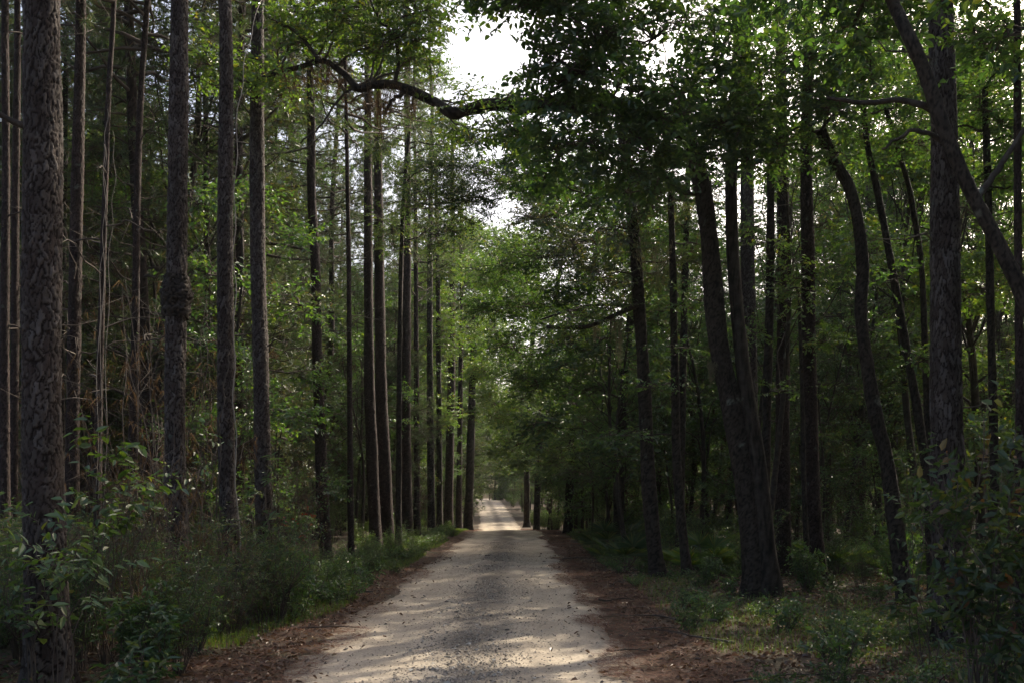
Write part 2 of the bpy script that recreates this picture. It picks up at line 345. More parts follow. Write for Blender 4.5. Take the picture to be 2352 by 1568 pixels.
# ------------------------------------------------------------------ trunks with plated bark
R = np.random.default_rng(104)
def bark_tube(path, rad, ds, nu, cell=(.05, .13), depth=.012, ridges=0.0, seed=0.0, lobes=None):
    """tube along a path whose surface breaks into raised plates; returns mesh builder and attributes"""
    path = A(path, float); k = len(path)
    T, N, B = frames(path); s = np.concatenate([[0], np.cumsum(np.linalg.norm(np.diff(path, axis=0), axis=1))])
    th = np.arange(nu) / nu * 2 * np.pi; off = np.pi / 2          # the seam of the pattern faces away from the road
    SG, TH = np.meshgrid(s, th, indexing='ij'); rm = float(np.mean(rad))
    ncell = max(5, round(2 * np.pi * rm / cell[0]))
    u = TH / (2 * np.pi) * ncell; v = SG / cell[1]
    u = u + .35 * np.sin(v * 2.1 + seed) + .2 * np.sin(v * 5.3 + seed * 2); v = v + .45 * np.sin(TH * 3 + seed) + .3 * np.sin(TH * 7 + SG * 3)
    qx, qy = TH * rm / cell[0], SG / cell[1]
    u = u + .45 * (vnoise(qx * 1.7, qy * 1.6, seed + 1) - .5) + .4 * (vnoise(qx * 4.1, qy * 4.3, seed + 2) - .5); v = v + .5 * (vnoise(qx * 1.9, qy * 1.5, seed + 4) - .5) + .3 * (vnoise(qx * 4.7, qy * 4.9, seed + 6) - .5)
    ui, vi = np.floor(u), np.floor(v); F1 = np.full(u.shape, 9.); F2 = F1.copy(); ID = np.zeros(u.shape)
    for di in (-1, 0, 1):
        for dj in (-1, 0, 1):
            a_, b_ = ui + di, vi + dj; aw = np.mod(a_, ncell)
            d = np.hypot(a_ + .15 + .7 * frac_hash(aw, b_, seed) - u, b_ + .1 + .8 * frac_hash(aw, b_, seed + 9.1) - v)
            m1 = d < F1; F2 = np.where(m1, F1, np.minimum(F2, d)); ID = np.where(m1, frac_hash(aw, b_, seed + 3.3), ID); F1 = np.where(m1, d, F1)
    e = smooth(.06, .24, F2 - F1)
    rr = rad[:, None] * (1 + .035 * np.sin(2 * TH + SG * .8 + seed) + .03 * np.sin(3 * TH - SG * 1.7) + ridges * np.sin(5 * TH + .4 * np.sin(SG))) + depth * (e * (.55 + .6 * ID) - .6) + depth * .8 * (vnoise(qx * 6, qy * 7, seed + 8) - .5)
    if lobes is not None: rr = rr * (1 + lobes[:, None] * (np.sin(5 * TH + seed) + .5 * np.sin(3 * TH + seed * 2)))
    V = path[:, None] + rr[..., None] * (np.cos(TH + off)[..., None] * N[:, None] + np.sin(TH + off)[..., None] * B[:, None])
    mb = MB(); mb.add(V.reshape(-1, 3), grid_faces(k, nu)); return mb, dict(edge=e.ravel(), cell=ID.ravel())
def arc_samples(ctrl, step_f, z_fine, step_c=.35):
    dense = catmull(ctrl, 400); s = np.concatenate([[0], np.cumsum(np.linalg.norm(np.diff(dense, axis=0), axis=1))])
    sf = np.interp(z_fine, dense[:, 2], s) if dense[-1, 2] > z_fine else s[-1]
    q = np.arange(0, sf, step_f)
    if sf < s[-1]: q = np.concatenate([q, np.arange(sf, s[-1], step_c), [s[-1]]])
    return np.stack([np.interp(q, s, dense[:, i]) for i in range(3)], -1), q
def pine_needles(lf, tw, base, top, r_len, nb, k=10, tuft=22, L=.22, w=.010, dead=None):
    """a pine's crown between two points of its stem: whorled limbs with needle tufts"""
    base = A(base, float); top = A(top, float)
    for i in range(nb):
        f = (i + R.random()) / nb; p0 = base + (top - base) * f; an = R.random() * 6.28
        ln = r_len * (1 - .75 * f ** 1.4) * R.uniform(.6, 1.15)
        d = A([math.cos(an), math.sin(an), R.uniform(-.1, .5)]); p1 = p0 + d * ln
        path = limb(tw, p0, p1, .018 + .012 * ln, .008, 6, .10, 5, arch=-.05)
        q = np.linspace(.3, 1, k) + R.uniform(-.05, .05, k); q = np.clip(q, 0, 1)
        pts = np.stack([np.interp(q * 5, np.arange(6), path[:, a]) for a in range(3)], -1)
        off = R.normal(size=(k, 3)) * .22 * ln ** .5 * q[:, None]
        e = pts + off; prisms(tw, pts, e, .006, .004)
        needles(lf, e, unit(off + d * .25 + A([0, 0, .12])), tuft, L, w)
def dead_limb(mb, p0, an, ln, slope, r0=.016):
    d = A([math.cos(an), math.sin(an), slope]); path = limb(mb, p0, A(p0) + d * ln, r0, .004, 8, .13, 5, arch=R.uniform(-.08, .1))
    n = int(4 + ln * 4); q = R.uniform(.25, .98, n) * 7
    pts = np.stack([np.interp(q, np.arange(8), path[:, a]) for a in range(3)], -1)
    e = pts + unit(R.normal(size=(n, 3)) * A([1, 1, .8]) + d * .6) * R.uniform(.12, .5, (n, 1)) * min(1, ln)
    prisms(mb, pts, e, .005, .002); return path

def big_pine(label, Y, ctrl, wpx, H=20., crown_from=.58, n_dead=4, cell=(.05, .12), depth=.011, flare=.3, group=None, ndead_z=(2.5, 9), crown=True, name="pine_tree", seed=None):
    """a pine the photo shows as itself: its trunk follows the points seen in the photo"""
    sd_ = seed if seed is not None else Y * 1.37
    pts = [P(px, py, Y) for px, py in ctrl]; pts = sorted(pts, key=lambda p: p[2])
    base = A([pts[0][0], Y, 0.]); base[2] = ground_z(base[0], Y) - .12
    lean = (pts[-1] - pts[0]) / max(pts[-1][2] - pts[0][2], .1)
    ctrlw = ([base] if pts[0][2] > base[2] + .4 else []) + pts
    if ctrlw[0] is not base and len(ctrlw) == len(pts): ctrlw[0] = A([pts[0][0], Y, base[2]])
    zt = pts[-1][2]
    while zt < H - 2.0:
        zt += 3.0; ctrlw.append(pts[-1] + lean * (zt - pts[-1][2]) * .6 + A([R.uniform(-.1, .1), R.uniform(-.1, .1), (zt - pts[-1][2]) * (1 - .6)]) * A([1, 1, 1]))
        ctrlw[-1][2] = zt
    root = thing(name, label, "tree", (base[0], base[1], base[2] + .12), group)
    rel = A(ctrlw) - A(root.location)
    zvis = EYE + HY / F * Y + .3
    step = max(.011, Y * .0009)
    path, q = arc_samples(rel, step, min(zvis, H * .9), .4)
    r0 = wpx / 2 / F * Y; zz = path[:, 2]
    rad = r0 * (1.08 - .22 * zz / 8 * (8 / 9)) ; rad = np.maximum(r0 * (1.06 - .78 * zz / H), .02) * (1 + flare * np.exp(-np.clip(zz, 0, None) / .30)) * (1 + .05 * np.sin(zz * 2.2 + sd_) * (np.abs(np.sin(zz * .9 + sd_)) > .8))
    nu = int(np.clip(2 * np.pi * r0 / step, 20, 130))
    mb, at = bark_tube(path, rad, step, nu, cell, depth, seed=sd_, lobes=.16 * np.exp(-np.clip(zz, 0, None) / .22))
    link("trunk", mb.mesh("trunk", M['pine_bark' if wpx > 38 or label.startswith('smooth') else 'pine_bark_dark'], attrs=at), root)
    at_z = lambda z: A([np.interp(z, zz, path[:, a]) for a in range(3)])
    for i in range(n_dead):
        z = R.uniform(*ndead_z); b = MB(); dead_limb(b, at_z(z), R.random() * 6.28, R.uniform(.5, 1.7), R.uniform(-.2, .5)); link("dead_branch", b.mesh("dead_branch", M['twig']), root)
    if crown:
        lf, tw = MB(), MB(); pine_needles(lf, tw, at_z(H * crown_from), at_z(H), 2.3, 50, 12, 24, .23, .012)
        cr = link("crown", lf.mesh("crown", M['needle'], False), root); link("boughs", tw.mesh("boughs", M['twig']), cr)
    return root, at_z, rad

# left side, near pines
L1, z1, _ = big_pine("nearest thick pine trunk with grey plated bark at the far left edge", 8.6, [(97, 0), (98, 300), (96, 700), (98, 1000), (104, 1300), (112, 1568)], 92, 19, n_dead=0, cell=(.048, .14), depth=.014)
L2, z2, _ = big_pine("scaly grey pine trunk with a dark burl above mid height, second from the left edge", 13, [(412, 0), (410, 300), (406, 600), (402, 900), (404, 1150), (412, 1400)], 50, 20, n_dead=2, cell=(.044, .13), depth=.013)
L3, z3, _ = big_pine("grey pine trunk with a pale vine clinging to its right side", 13.7, [(517, 0), (519, 300), (517, 600), (519, 900), (524, 1150), (545, 1400)], 40, 20, n_dead=2, depth=.010)
L4, z4, _ = big_pine("straight grey pine trunk just right of the vine-hung one, left of the cross branch tip", 17, [(592, 0), (590, 300), (593, 600), (600, 900), (606, 1150), (614, 1340)], 39, 21, n_dead=4, depth=.011)
L5, z5, _ = big_pine("slim dark pine just right of and behind the nearest thick trunk", 17, [(186, 0), (180, 300), (174, 600), (168, 900), (166, 1200)], 32, 20, n_dead=7, depth=.010)
L6, z6, _ = big_pine("thin leaning pine with sunlit dead vines on its stem", 15.5, [(262, 0), (250, 200), (243, 400), (236, 620), (228, 900), (224, 1200)], 17, 16, n_dead=8, depth=.005, ndead_z=(3, 8))
L7, z7, _ = big_pine("thin dark pine standing between the leaning thin one and the scaly trunk", 19.5, [(338, 0), (325, 200), (316, 420), (312, 700), (306, 1000), (304, 1250)], 21, 18, n_dead=9, depth=.006)
L8, z8, _ = big_pine("slightly crooked brown pine between the cross branch and the red leaves", 25, [(706, 0), (714, 250), (716, 450), (724, 600), (730, 850), (738, 1060), (749, 1290)], 27, 22, n_dead=9, depth=.010, ndead_z=(4, 13))
L9, z9, _ = big_pine("very thin straight pine between the crooked brown one and the twin trunks", 25.5, [(792, 0), (796, 300), (801, 600), (803, 900), (806, 1240)], 14, 19, n_dead=9, depth=.005, ndead_z=(4, 13))
LA, zA, _ = big_pine("left trunk of the close pair of pines left of the road", 33, [(844, 0), (845, 300), (846, 600), (849, 900), (862, 1225)], 27, 24, n_dead=5, depth=.012, ndead_z=(6, 15))
LB, zB, _ = big_pine("right trunk of the close pair of pines left of the road", 34, [(866, 0), (868, 300), (871, 600), (876, 900), (888, 1200)], 30, 24, n_dead=5, depth=.012, ndead_z=(6, 15))
LC, _, _ = big_pine("pine with forked shade stripes right of the twin trunks", 39, [(934, 0), (936, 400), (934, 700), (932, 1000), (934, 1180)], 25, 25, n_dead=6, depth=.012, ndead_z=(6, 17), crown_from=.5)
LD, _, _ = big_pine("thin pine close behind the striped pine by the left verge", 42, [(952, 200), (955, 600), (957, 1000), (958, 1160)], 15, 22, n_dead=5, depth=.008, ndead_z=(6, 14), crown_from=.45)
LE, _, _ = big_pine("smooth grey pine standing alone at the left verge", 46, [(990, 400), (987, 700), (988, 950), (991, 1170)], 18, 25, n_dead=3, depth=.008, ndead_z=(10, 18), crown_from=.5)
LF, _, _ = big_pine("dark pine leftmost of three trunks close to the far bend", 54, [(1040, 500), (1038, 800), (1034, 1000), (1030, 1180)], 21, 24, n_dead=3, depth=.010, ndead_z=(8, 16), crown_from=.5)
LG, _, _ = big_pine("slim dark pine middle of three trunks close to the far bend", 58, [(1060, 650), (1058, 850), (1056, 1000), (1054, 1175)], 14, 22, n_dead=3, depth=.008, ndead_z=(8, 16), crown_from=.5)
LH, _, _ = big_pine("pair of slim pines at the left frame edge, outer one", 15, [(12, 0), (14, 400), (10, 800), (12, 1200)], 22, 19, n_dead=5, depth=.007)
LI, _, _ = big_pine("pair of slim pines at the left frame edge, inner one", 16.5, [(40, 0), (36, 400), (34, 800), (30, 1200)], 20, 19, n_dead=5, depth=.007)
# right side pines
R5, _, _ = big_pine("dark pine behind the big forked tree, left of the ridged pine", 21.5, [(1798, 420), (1800, 700), (1797, 1000), (1800, 1320)], 34, 22, n_dead=4, depth=.012)
R6, z6r, _ = big_pine("ridged dark pine with a flared foot right of the big forked tree", 18.8, [(1852, 380), (1856, 600), (1860, 900), (1866, 1100), (1878, 1340)], 34, 21, n_dead=4, depth=.013, flare=.6)
R10, z10, _ = big_pine("thick furrowed pine behind the foreground bush, near the right edge", 11.6, [(2160, 0), (2168, 300), (2172, 600), (2172, 900), (2178, 1150), (2186, 1480)], 70, 20, n_dead=4, cell=(.045, .18), depth=.013)
R13, _, _ = big_pine("dark pine glimpsed between the forked tree's stems", 24, [(1716, 380), (1718, 700), (1722, 1000), (1724, 1280)], 42, 22, n_dead=3, depth=.012)
R14, _, _ = big_pine("slim dark trunk at the right frame edge", 10.2, [(2338, 500), (2342, 900), (2343, 1300), (2345, 1560)], 20, 15, n_dead=1, depth=.006)

# burl, stub, vine on the near pines
zb = EYE + (HY - 690) / F * 13; zz_ = np.linspace(-.30, .26, 34); pb = A([z2(zb + q_) for q_ in zz_])
mb, at = bark_tube(pb, .15 + .045 * np.exp(-(zz_ / .13) ** 2) + .025 * np.exp(-((zz_ + .2) / .06) ** 2), .016, 60, (.06, .07), .03, .07, 5.5); pb = None; b = mb
link("burl", b.mesh("burl", M['bark_plated'], attrs=at), L2)
b = MB(); s0 = z1(EYE + (HY - 322) / F * 8.6)
tube(b, catmull([s0, s0 + A([-.18, -.10, .03]), s0 + A([-.36, -.16, .12]), s0 + A([-.6, -.2, .2])], 12), np.linspace(.035, .012, 12), 8, .2)
link("dead_branch", b.mesh("dead_branch", M['bark']), L1)
def vine(label, ctrl, Y, r0, mt='pale_twig', name="vine", group=None):
    pts = A([P(px, py, Y + dy) for px, py, dy in ctrl]); base = A([pts[-1][0], pts[-1][1], 0.]); base[2] = ground_z(base[0], base[1])
    o = thing(name, label, "vine", base, group); mb = MB(); p = catmull(pts - base, 14 * len(pts))
    p[:, :2] += R.normal(size=(len(p), 2)) * r0 * .25 + .018 * np.sin(np.arange(len(p))[:, None] * .37 + A([[0, 1.4]])); tube(mb, p[::-1], np.linspace(r0 * 1.2, r0 * .6, len(p)), 6); link("stem", mb.mesh("stem", M[mt]), o); return o
vine("long pale vine climbing the right side of a grey pine trunk", [(622, -60, 3.0), (582, 60, 1.4), (562, 150, .2), (546, 270, -.1), (541, 420, -.12), (538, 560, -.14), (540, 700, -.12), (537, 850, -.14), (540, 1000, -.12), (547, 1200, -.12), (560, 1420, 0)], 13.7, .008)
vine("dark vine crossing the lower trunk of the vine-hung pine", [(534, 780, -.3), (524, 830, -.3), (514, 900, -.3), (505, 1000, -.25), (500, 1200, -.1), (498, 1430, 0)], 13.7, .010, 'twig')
for i, (a_, lab) in enumerate((((246, 250), "dead vine painted sunlit pale, hanging close along the thin leaning pine"), ((258, 300), "dead vine painted sunlit pale, looping right of the thin leaning pine"), ((238, 330), "dead vine painted sunlit pale, along the left side of the thin leaning pine"))):  # sunlight on these thin vines is put into their pale colour
    x0, y0 = a_; vine(lab, [(x0, y0, -.1), (x0 - 4 + 10 * i % 13, y0 + 90, -.2), (x0 + 6 * (i - 1), y0 + 190, -.12), (x0 - 8, y0 + 330, -.1), (x0 - 14, y0 + 600, -.1), (x0 - 18, 1250, 0)], 15.5, .0045)

# ------------------------------------------------------------------ broadleaf trees the photo shows as themselves
R = np.random.default_rng(105)
def broad_trunk(name, label, cat, Y, ctrl, wpx, top_w=.7, extra_top=None, flare=.35, ridges=.03, group=None, wide_ctrl=None):
    """smooth-ish dark trunk along seen points (top first, bottom last); wpx = width in the middle"""
    pts = [P(a[0], a[1], Y + (a[2] if len(a) > 2 else 0)) for a in ctrl][::-1]
    base = A([pts[0][0], pts[0][1], ground_z(pts[0][0], pts[0][1]) - .1]); pts[0] = base
    if extra_top is not None: pts += [A(e) for e in extra_top]
    root = thing(name, label, cat, base + A([0, 0, .1]), group)
    rel = A(pts) - A(root.location); step = max(.02, Y * .0016)
    path, q = arc_samples(rel, step, 1e9); t = q / q[-1]; r0 = wpx / 2 / F * Y
    rad = r0 * (1.12 - (1.12 - top_w) * t) * (1 + flare * np.exp(-q / .35)) * (1 + .05 * np.sin(q * 3.1 + Y))
    nu = int(np.clip(2 * np.pi * r0 / step, 16, 60))
    mb, at = bark_tube(path, rad, step, nu, (.045, .16), min(.010, r0 * .09), ridges, Y * 2.3, .2 * np.exp(-q / .3))
    link("trunk", mb.mesh("trunk", M['bark_plated'], attrs=at), root); return root, path
def crown_on(root, path, blobs, leaf='leaf_deep', L=.085, W=.58, ns=110, nl=13, limb_r=.05, thick=None, ls=(.3, .6), part="limb", limb_mat='bark', flat=.35):
    """foliage clumps given in world space, each carried by a limb of its own from the trunk"""
    o = A(root.location); lf, tw = MB(), MB()
    nodes = [(p, limb_r) for p in path[int(len(path) * .35)::2]]; tip = path[-1]
    for bl in sorted(blobs, key=lambda q: np.linalg.norm(A(q[0]) - o - tip)):
        ctr, rad = A(bl[0]) - o, A(bl[1]); k = bl[2] if len(bl) > 2 else 1.0
        cost = [np.linalg.norm(p - ctr) * (1.0 if p[2] < ctr[2] + .3 else 1.6) + .25 * (limb_r - r_) / limb_r for p, r_ in nodes]
        p0, r_ = nodes[int(np.argmin(cost))]; r_ = r_ * .85
        b = MB(); lp_ = limb(b, p0, ctr, r_, r_ * .45, 10, .13, 7, arch=.05); link(part, b.mesh(part, M[limb_mat]), root)
        nodes += [(p, max(.012, r_ * (1 - .5 * i / 9))) for i, p in enumerate(lp_) if i > 3]
        blob(lf, tw, ctr, rad, int(ns * k), nl, L, W, start=ctr, ls=ls, flat=flat)
    cr = link("crown", lf.mesh("crown", M[leaf], False), root); link("twigs", tw.mesh("twigs", M['twig']), cr)
def PB(px, py, Y, rx, ry, k=1.0, rz=None):
    return (P(px, py, Y), (rx / F * Y, (rz or rx / F * Y), ry / F * Y), k)

# the big forked tree that overhangs the road
R3, p3 = broad_trunk("forked_tree", "big dark forked broadleaf tree right of the road, whose crown overhangs it", "tree", 17,
    [(1560, 250, .3), (1590, 340), (1612, 430), (1630, 560), (1650, 784), (1684, 950), (1722, 1180), (1740, 1385)], 47, .75, flare=.7)
b = MB(); o3 = A(R3.location)
st = catmull([P(1772, 1405, 16.9) - o3, P(1758, 1250, 16.9) - o3, P(1738, 1060, 16.95) - o3, P(1714, 900, 16.95) - o3, P(1696, 740, 17.0) - o3, P(1682, 560, 17.2) - o3, P(1680, 400, 17.2) - o3, P(1690, 200, 17.3) - o3, P(1700, 20, 17.4) - o3], 90)
mb, at = bark_tube(st, np.interp(np.arange(90), [0, 10, 45, 89], [.26, .17, .115, .08]), .03, 26, (.05, .16), .01, .03, 4.2); link("second_stem", mb.mesh("second_stem", M['bark_plated'], attrs=at), R3)
# long cross branch
cb = [(1590, 330, 0), (1500, 262, -.6), (1380, 236, -1.0), (1280, 240, -1.2), (1180, 245, -1.3), (1130, 241, -1.3), (1080, 252, -1.3), (1042, 261, -1.3), (1000, 236, -1.2), (950, 212, -1.2), (905, 196, -1.1), (860, 196, -1.1), (825, 204, -1.1), (800, 180, -1.0), (780, 162, -1.0), (755, 145, -1.0), (733, 140, -.9), (690, 154, -.8), (650, 164, -.8), (615, 176, -.8), (560, 190, -.6)]
bp_ = catmull([P(a, b_, 17 + d) - o3 for a, b_, d in cb], 150); wr = np.interp(np.arange(150), [0, 40, 65, 90, 149], [.12, .095, .075, .06, .026])
mb, at = bark_tube(bp_, wr * (1 + .08 * np.sin(np.arange(150) * .5)), .05, 16, (.05, .12), .006, .03, 6.6); xb = link("cross_branch", mb.mesh("cross_branch", M['bark_plated'], attrs=at), R3)
for pts, r0 in (([(906, 196), (914, 150), (912, 100), (895, 70), (870, 45), (850, 0)], .035), ([(935, 212), (905, 228), (890, 250), (884, 262)], .04), ([(735, 140), (712, 110), (680, 75), (640, 52), (610, 40)], .035), ([(826, 204), (800, 208), (770, 240), (735, 290), (690, 330)], .025), ([(1000, 236), (1030, 232), (1060, 226)], .012), ([(1042, 261), (1038, 268)], .05)):
    b = MB(); pp = catmull([P(a, b_, 15.9) - o3 for a, b_ in pts], 22); tube(b, pp + R.normal(size=pp.shape) * .008, np.linspace(r0, r0 * .45, 22), 8); link("side_branch", b.mesh("side_branch", M['bark']), xb)
# leaves that hang on the cross branch
lf, tw = MB(), MB()
for bl in (PB(900, 70, 15.6, 90, 45, 1.0), PB(960, 30, 15.8, 60, 40, .9), PB(940, 140, 15.8, 50, 22, .35), PB(790, 40, 15.8, 90, 50, .9), PB(850, 110, 15.9, 50, 25, .35), PB(660, 100, 16.1, 70, 40, .4), PB(700, 30, 16.1, 70, 40, .7), PB(640, 215, 16.1, 60, 25, .3), PB(560, 150, 16.3, 60, 50, .6), PB(470, 130, 16.6, 60, 60, .7), PB(1060, 235, 15.7, 45, 14, .25), PB(1130, 292, 15.7, 60, 24, .45), PB(1190, 310, 15.6, 55, 28, .5), PB(1165, 225, 15.6, 40, 14, .25), PB(1080, 320, 15.7, 45, 20, .25), PB(840, -60, 15.8, 160, 60, 1.2)):
    ctr = bl[0] - o3; j = np.argmin(np.linalg.norm(bp_ - ctr, axis=1)); j = min(149, j + int(R.integers(2, 14))); limb(tw, bp_[j], ctr, .022, .010, 9, .16, 6, arch=.08); blob(lf, tw, ctr, bl[1], int(130 * bl[2]), 12, .085, .55, start=ctr)
cr = link("leaves", lf.mesh("leaves", M['leaf_fresh'], False), xb); link("twigs", tw.mesh("twigs", M['twig']), cr)
crown_on(R3, np.vstack([p3, st]), [PB(1640, 190, 15.5, 100, 60, .9), PB(1750, 200, 15.8, 90, 60, .9), PB(1600, 380, 16, 70, 35, .6), PB(1720, 380, 16.3, 70, 35, .5), PB(1340, 60, 13, 110, 60, 1.2), PB(1500, 90, 14, 150, 80, 1.3), PB(1310, 160, 12.6, 95, 45, .9), PB(1420, 200, 13.5, 110, 60, 1.1), PB(1560, 250, 14, 120, 90, 1.2),
    PB(1270, 225, 13, 70, 35, .6), PB(1310, 330, 13.5, 80, 45, .8), PB(1420, 350, 14, 110, 60, 1.1), PB(1230, 395, 15, 60, 30, .5), PB(1660, 110, 15, 130, 90, 1.2), PB(1690, 280, 15.5, 120, 70, 1.0), PB(1500, 430, 15, 90, 40, .7), PB(1340, 445, 16, 80, 35, .6),
    PB(1110, -25, 12.5, 55, 20, .45), PB(1210, 10, 12.5, 60, 32, .6), PB(1400, -60, 13, 180, 70, 1.5), PB(1650, -60, 15, 200, 80, 1.5), PB(1250, -110, 12, 150, 60, 1.0)], 'leaf_deep', .105, .62, 105, 12, .045)

R7, p7 = broad_trunk("crooked_tree", "crooked mossy broadleaf trunk with an elbow, right of the ridged pine", "tree", 16,
    [(1885, 300), (1915, 370), (1950, 430), (1972, 520), (1982, 620), (1978, 720), (1992, 840), (2012, 960), (2040, 1080), (2082, 1285)], 33, .7, flare=.3)
crown_on(R7, p7, [PB(1860, 200, 15.6, 90, 60, .8), PB(2000, 160, 15.8, 80, 60, .8), PB(1930, 350, 15.8, 60, 30, .35), PB(1830, 130, 15, 130, 90, 1.3), PB(1900, 260, 15.4, 90, 50, .8), PB(1780, 320, 15.8, 90, 45, .7), PB(1960, 60, 15.6, 120, 80, 1.0)], 'leaf_deep', .09, .58, 110, 12, .035)
R8, p8 = broad_trunk("slender_tree", "slender dark stem bowing left between the crooked trunk and thick furrowed pine", "tree", 17,
    [(1978, 200), (1992, 330), (2015, 440), (2038, 560), (2060, 680), (2082, 800), (2108, 950), (2130, 1120), (2145, 1320)], 21, .6)
crown_on(R8, p8, [PB(2060, 640, 16.6, 60, 20, .22), PB(1990, 760, 16.6, 50, 18, .2), PB(2110, 820, 16.5, 50, 18, .2), PB(2040, 30, 17, 110, 70, 1.1), PB(2110, 160, 17.5, 80, 60, .9), PB(2020, 330, 17.5, 70, 45, .6), PB(1990, 120, 16.5, 110, 70, .8), PB(2050, 250, 16.8, 60, 40, .5)], 'leaf_deep', .085, .58, 100, 12, .025)
R9, p9 = broad_trunk("slender_tree", "thin dark stem close left of the thick furrowed pine", "tree", 18,
    [(2030, 230), (2058, 330), (2085, 420), (2100, 500), (2115, 600), (2122, 720), (2128, 900), (2136, 1150), (2150, 1300)], 17, .6)
crown_on(R9, p9, [PB(2060, 160, 17.5, 90, 70, .7), PB(2120, 330, 18, 60, 40, .4)], 'leaf_fresh', .085, .58, 100, 12, .022)
R11, p11 = broad_trunk("leaning_tree", "thick dark trunk leaning steeply left across the upper right corner", "tree", 8.8,
    [(1990, -160, .4), (2048, 0, .2), (2085, 80), (2125, 170), (2170, 300), (2225, 430), (2290, 555), (2345, 670), (2420, 850), (2500, 1150), (2530, 1580)], 35, .75, flare=.3)
crown_on(R11, p11, [PB(1900, -60, 9.2, 170, 60, 1.2), PB(2180, -60, 9.6, 160, 70, 1.2), PB(2320, 60, 9.8, 80, 60, .35), PB(1960, 60, 9.6, 80, 40, .4)], 'leaf_deep', .095, .58, 90, 12, .04)
b = MB()
for pts, r0 in (([(2185, 340), (2150, 262), (2080, 232), (1990, 236), (1900, 228)], .04), ([(2240, 460), (2300, 380), (2352, 300), (2420, 220)], .035), ([(2175, 330), (2110, 300), (2060, 320), (2030, 345)], .025)):
    b = MB(); pp = catmull([P(a, b_, 8.9) - A(R11.location) for a, b_ in pts], 18); tube(b, pp + R.normal(size=pp.shape) * .006, np.linspace(r0, r0 * .4, 18), 8); link("side_branch", b.mesh("side_branch", M['bark']), R11)

R16, p16 = broad_trunk("slim_tree", "slim dark tree at the far right behind the thick furrowed pine", "tree", 16.5,
    [(2262, 200), (2268, 400), (2275, 700), (2282, 1000), (2290, 1400)], 20, .7)
crown_on(R16, p16, [PB(2300, 40, 16, 110, 60, 1.0), PB(2100, 330, 17, 70, 45, .6), PB(2330, 430, 16.5, 70, 60, .6), PB(2230, 60, 16, 110, 80, 1.2), PB(2330, 130, 16.3, 90, 80, 1.1), PB(2250, 240, 16.3, 100, 60, 1.0), PB(2330, 320, 16.5, 70, 60, .8), PB(2230, 420, 17, 70, 45, .6), PB(2320, 520, 16.8, 60, 50, .5)], 'leaf_deep', .085, .55, 110, 12, .03)
V11, q11 = broad_trunk("verge_tree", "leafy tree close behind the slim bending tree, filling the canopy beside the forked tree", "tree", 27,
    [(1585, 200), (1580, 400), (1572, 700), (1566, 1000), (1560, 1270)], 18, .6)
crown_on(V11, q11, [PB(1330, 330, 26, 100, 50, 1.0), PB(1440, 280, 26, 100, 60, 1.2), PB(1380, 430, 26, 100, 50, 1.1), PB(1260, 430, 26, 80, 40, .8), PB(1560, 300, 27, 100, 70, 1.2), PB(1500, 420, 26, 90, 50, 1.0), PB(1640, 430, 27, 90, 55, 1.0), PB(1560, 520, 27, 80, 45, .8), PB(1700, 300, 28, 90, 60, 1.0), PB(1740, 520, 28, 60, 45, .6), PB(1450, 560, 26, 80, 40, .8), PB(1660, 600, 28, 70, 40, .6), PB(1820, 430, 28, 70, 50, .8)], 'leaf_deep', .085, .55, 230, 12, .04)
V9, q9 = broad_trunk("slim_tree", "leafy slim tree behind the front pines at the upper left", "tree", 23,
    [(152, 100), (148, 400), (142, 800), (140, 1200)], 15, .7)
crown_on(V9, q9, [PB(260, 130, 22.5, 70, 50, .7), PB(330, 300, 23, 60, 45, .6), PB(20, 120, 22, 70, 60, .7), PB(200, 420, 22.5, 60, 40, .5), PB(60, 60, 22, 80, 50, .8), PB(150, 160, 22.5, 80, 50, .8), PB(230, 40, 23, 80, 50, .8), PB(300, 180, 23, 80, 50, .8), PB(110, 310, 22.5, 80, 45, .7), PB(340, 60, 23.5, 70, 50, .7), PB(250, 330, 23, 70, 45, .6), PB(40, 420, 22, 70, 45, .6), PB(300, 470, 23, 60, 40, .5), PB(60, 200, 22.5, 60, 45, .6)], 'leaf_deep', .068, .5, 150, 12, .03)
V10, q10 = broad_trunk("slim_tree", "leafy slim tree behind the vine-hung and straight grey pines", "tree", 26,
    [(470, 60), (474, 400), (478, 800), (480, 1220)], 15, .7)
crown_on(V10, q10, [PB(450, 60, 25.5, 70, 60, .8), PB(540, 80, 26, 60, 50, .7), PB(470, 220, 26, 80, 50, .8), PB(550, 330, 26, 70, 45, .7), PB(660, 330, 27, 70, 50, .6), PB(450, 400, 26, 60, 45, .5), PB(650, 480, 27, 70, 50, .6), PB(760, 380, 28, 60, 50, .5), PB(790, 250, 28, 60, 45, .4), PB(660, 220, 27, 60, 45, .5)], 'leaf_deep', .068, .5, 150, 12, .03)
R1, p1 = broad_trunk("slim_tree", "slim dark trunk bending left at the right verge, carrying a low mossy branch", "tree", 20.8,
    [(1430, 300, .3), (1442, 400, .2), (1458, 560), (1468, 700), (1478, 850), (1490, 1100), (1511, 1335)], 31, .75)
o1 = A(R1.location); lf, tw = MB(), MB()
b = MB(); lp = catmull([P(a, b_, 20.6) - o1 for a, b_ in ((1466, 700), (1430, 716), (1395, 732), (1350, 750), (1305, 752), (1256, 751))], 40); tube(b, lp, np.linspace(.055, .035, 40), 8, .15); lb = link("low_branch", b.mesh("low_branch", M['bark']), R1)
b = MB(); lp2 = catmull([P(a, b_, 20.9) - o1 for a, b_ in ((1468, 705), (1400, 700), (1340, 705), (1280, 722), (1240, 735))], 30); tube(b, lp2, np.linspace(.045, .015, 30), 7); link("low_branch", b.mesh("low_branch", M['bark']), R1)
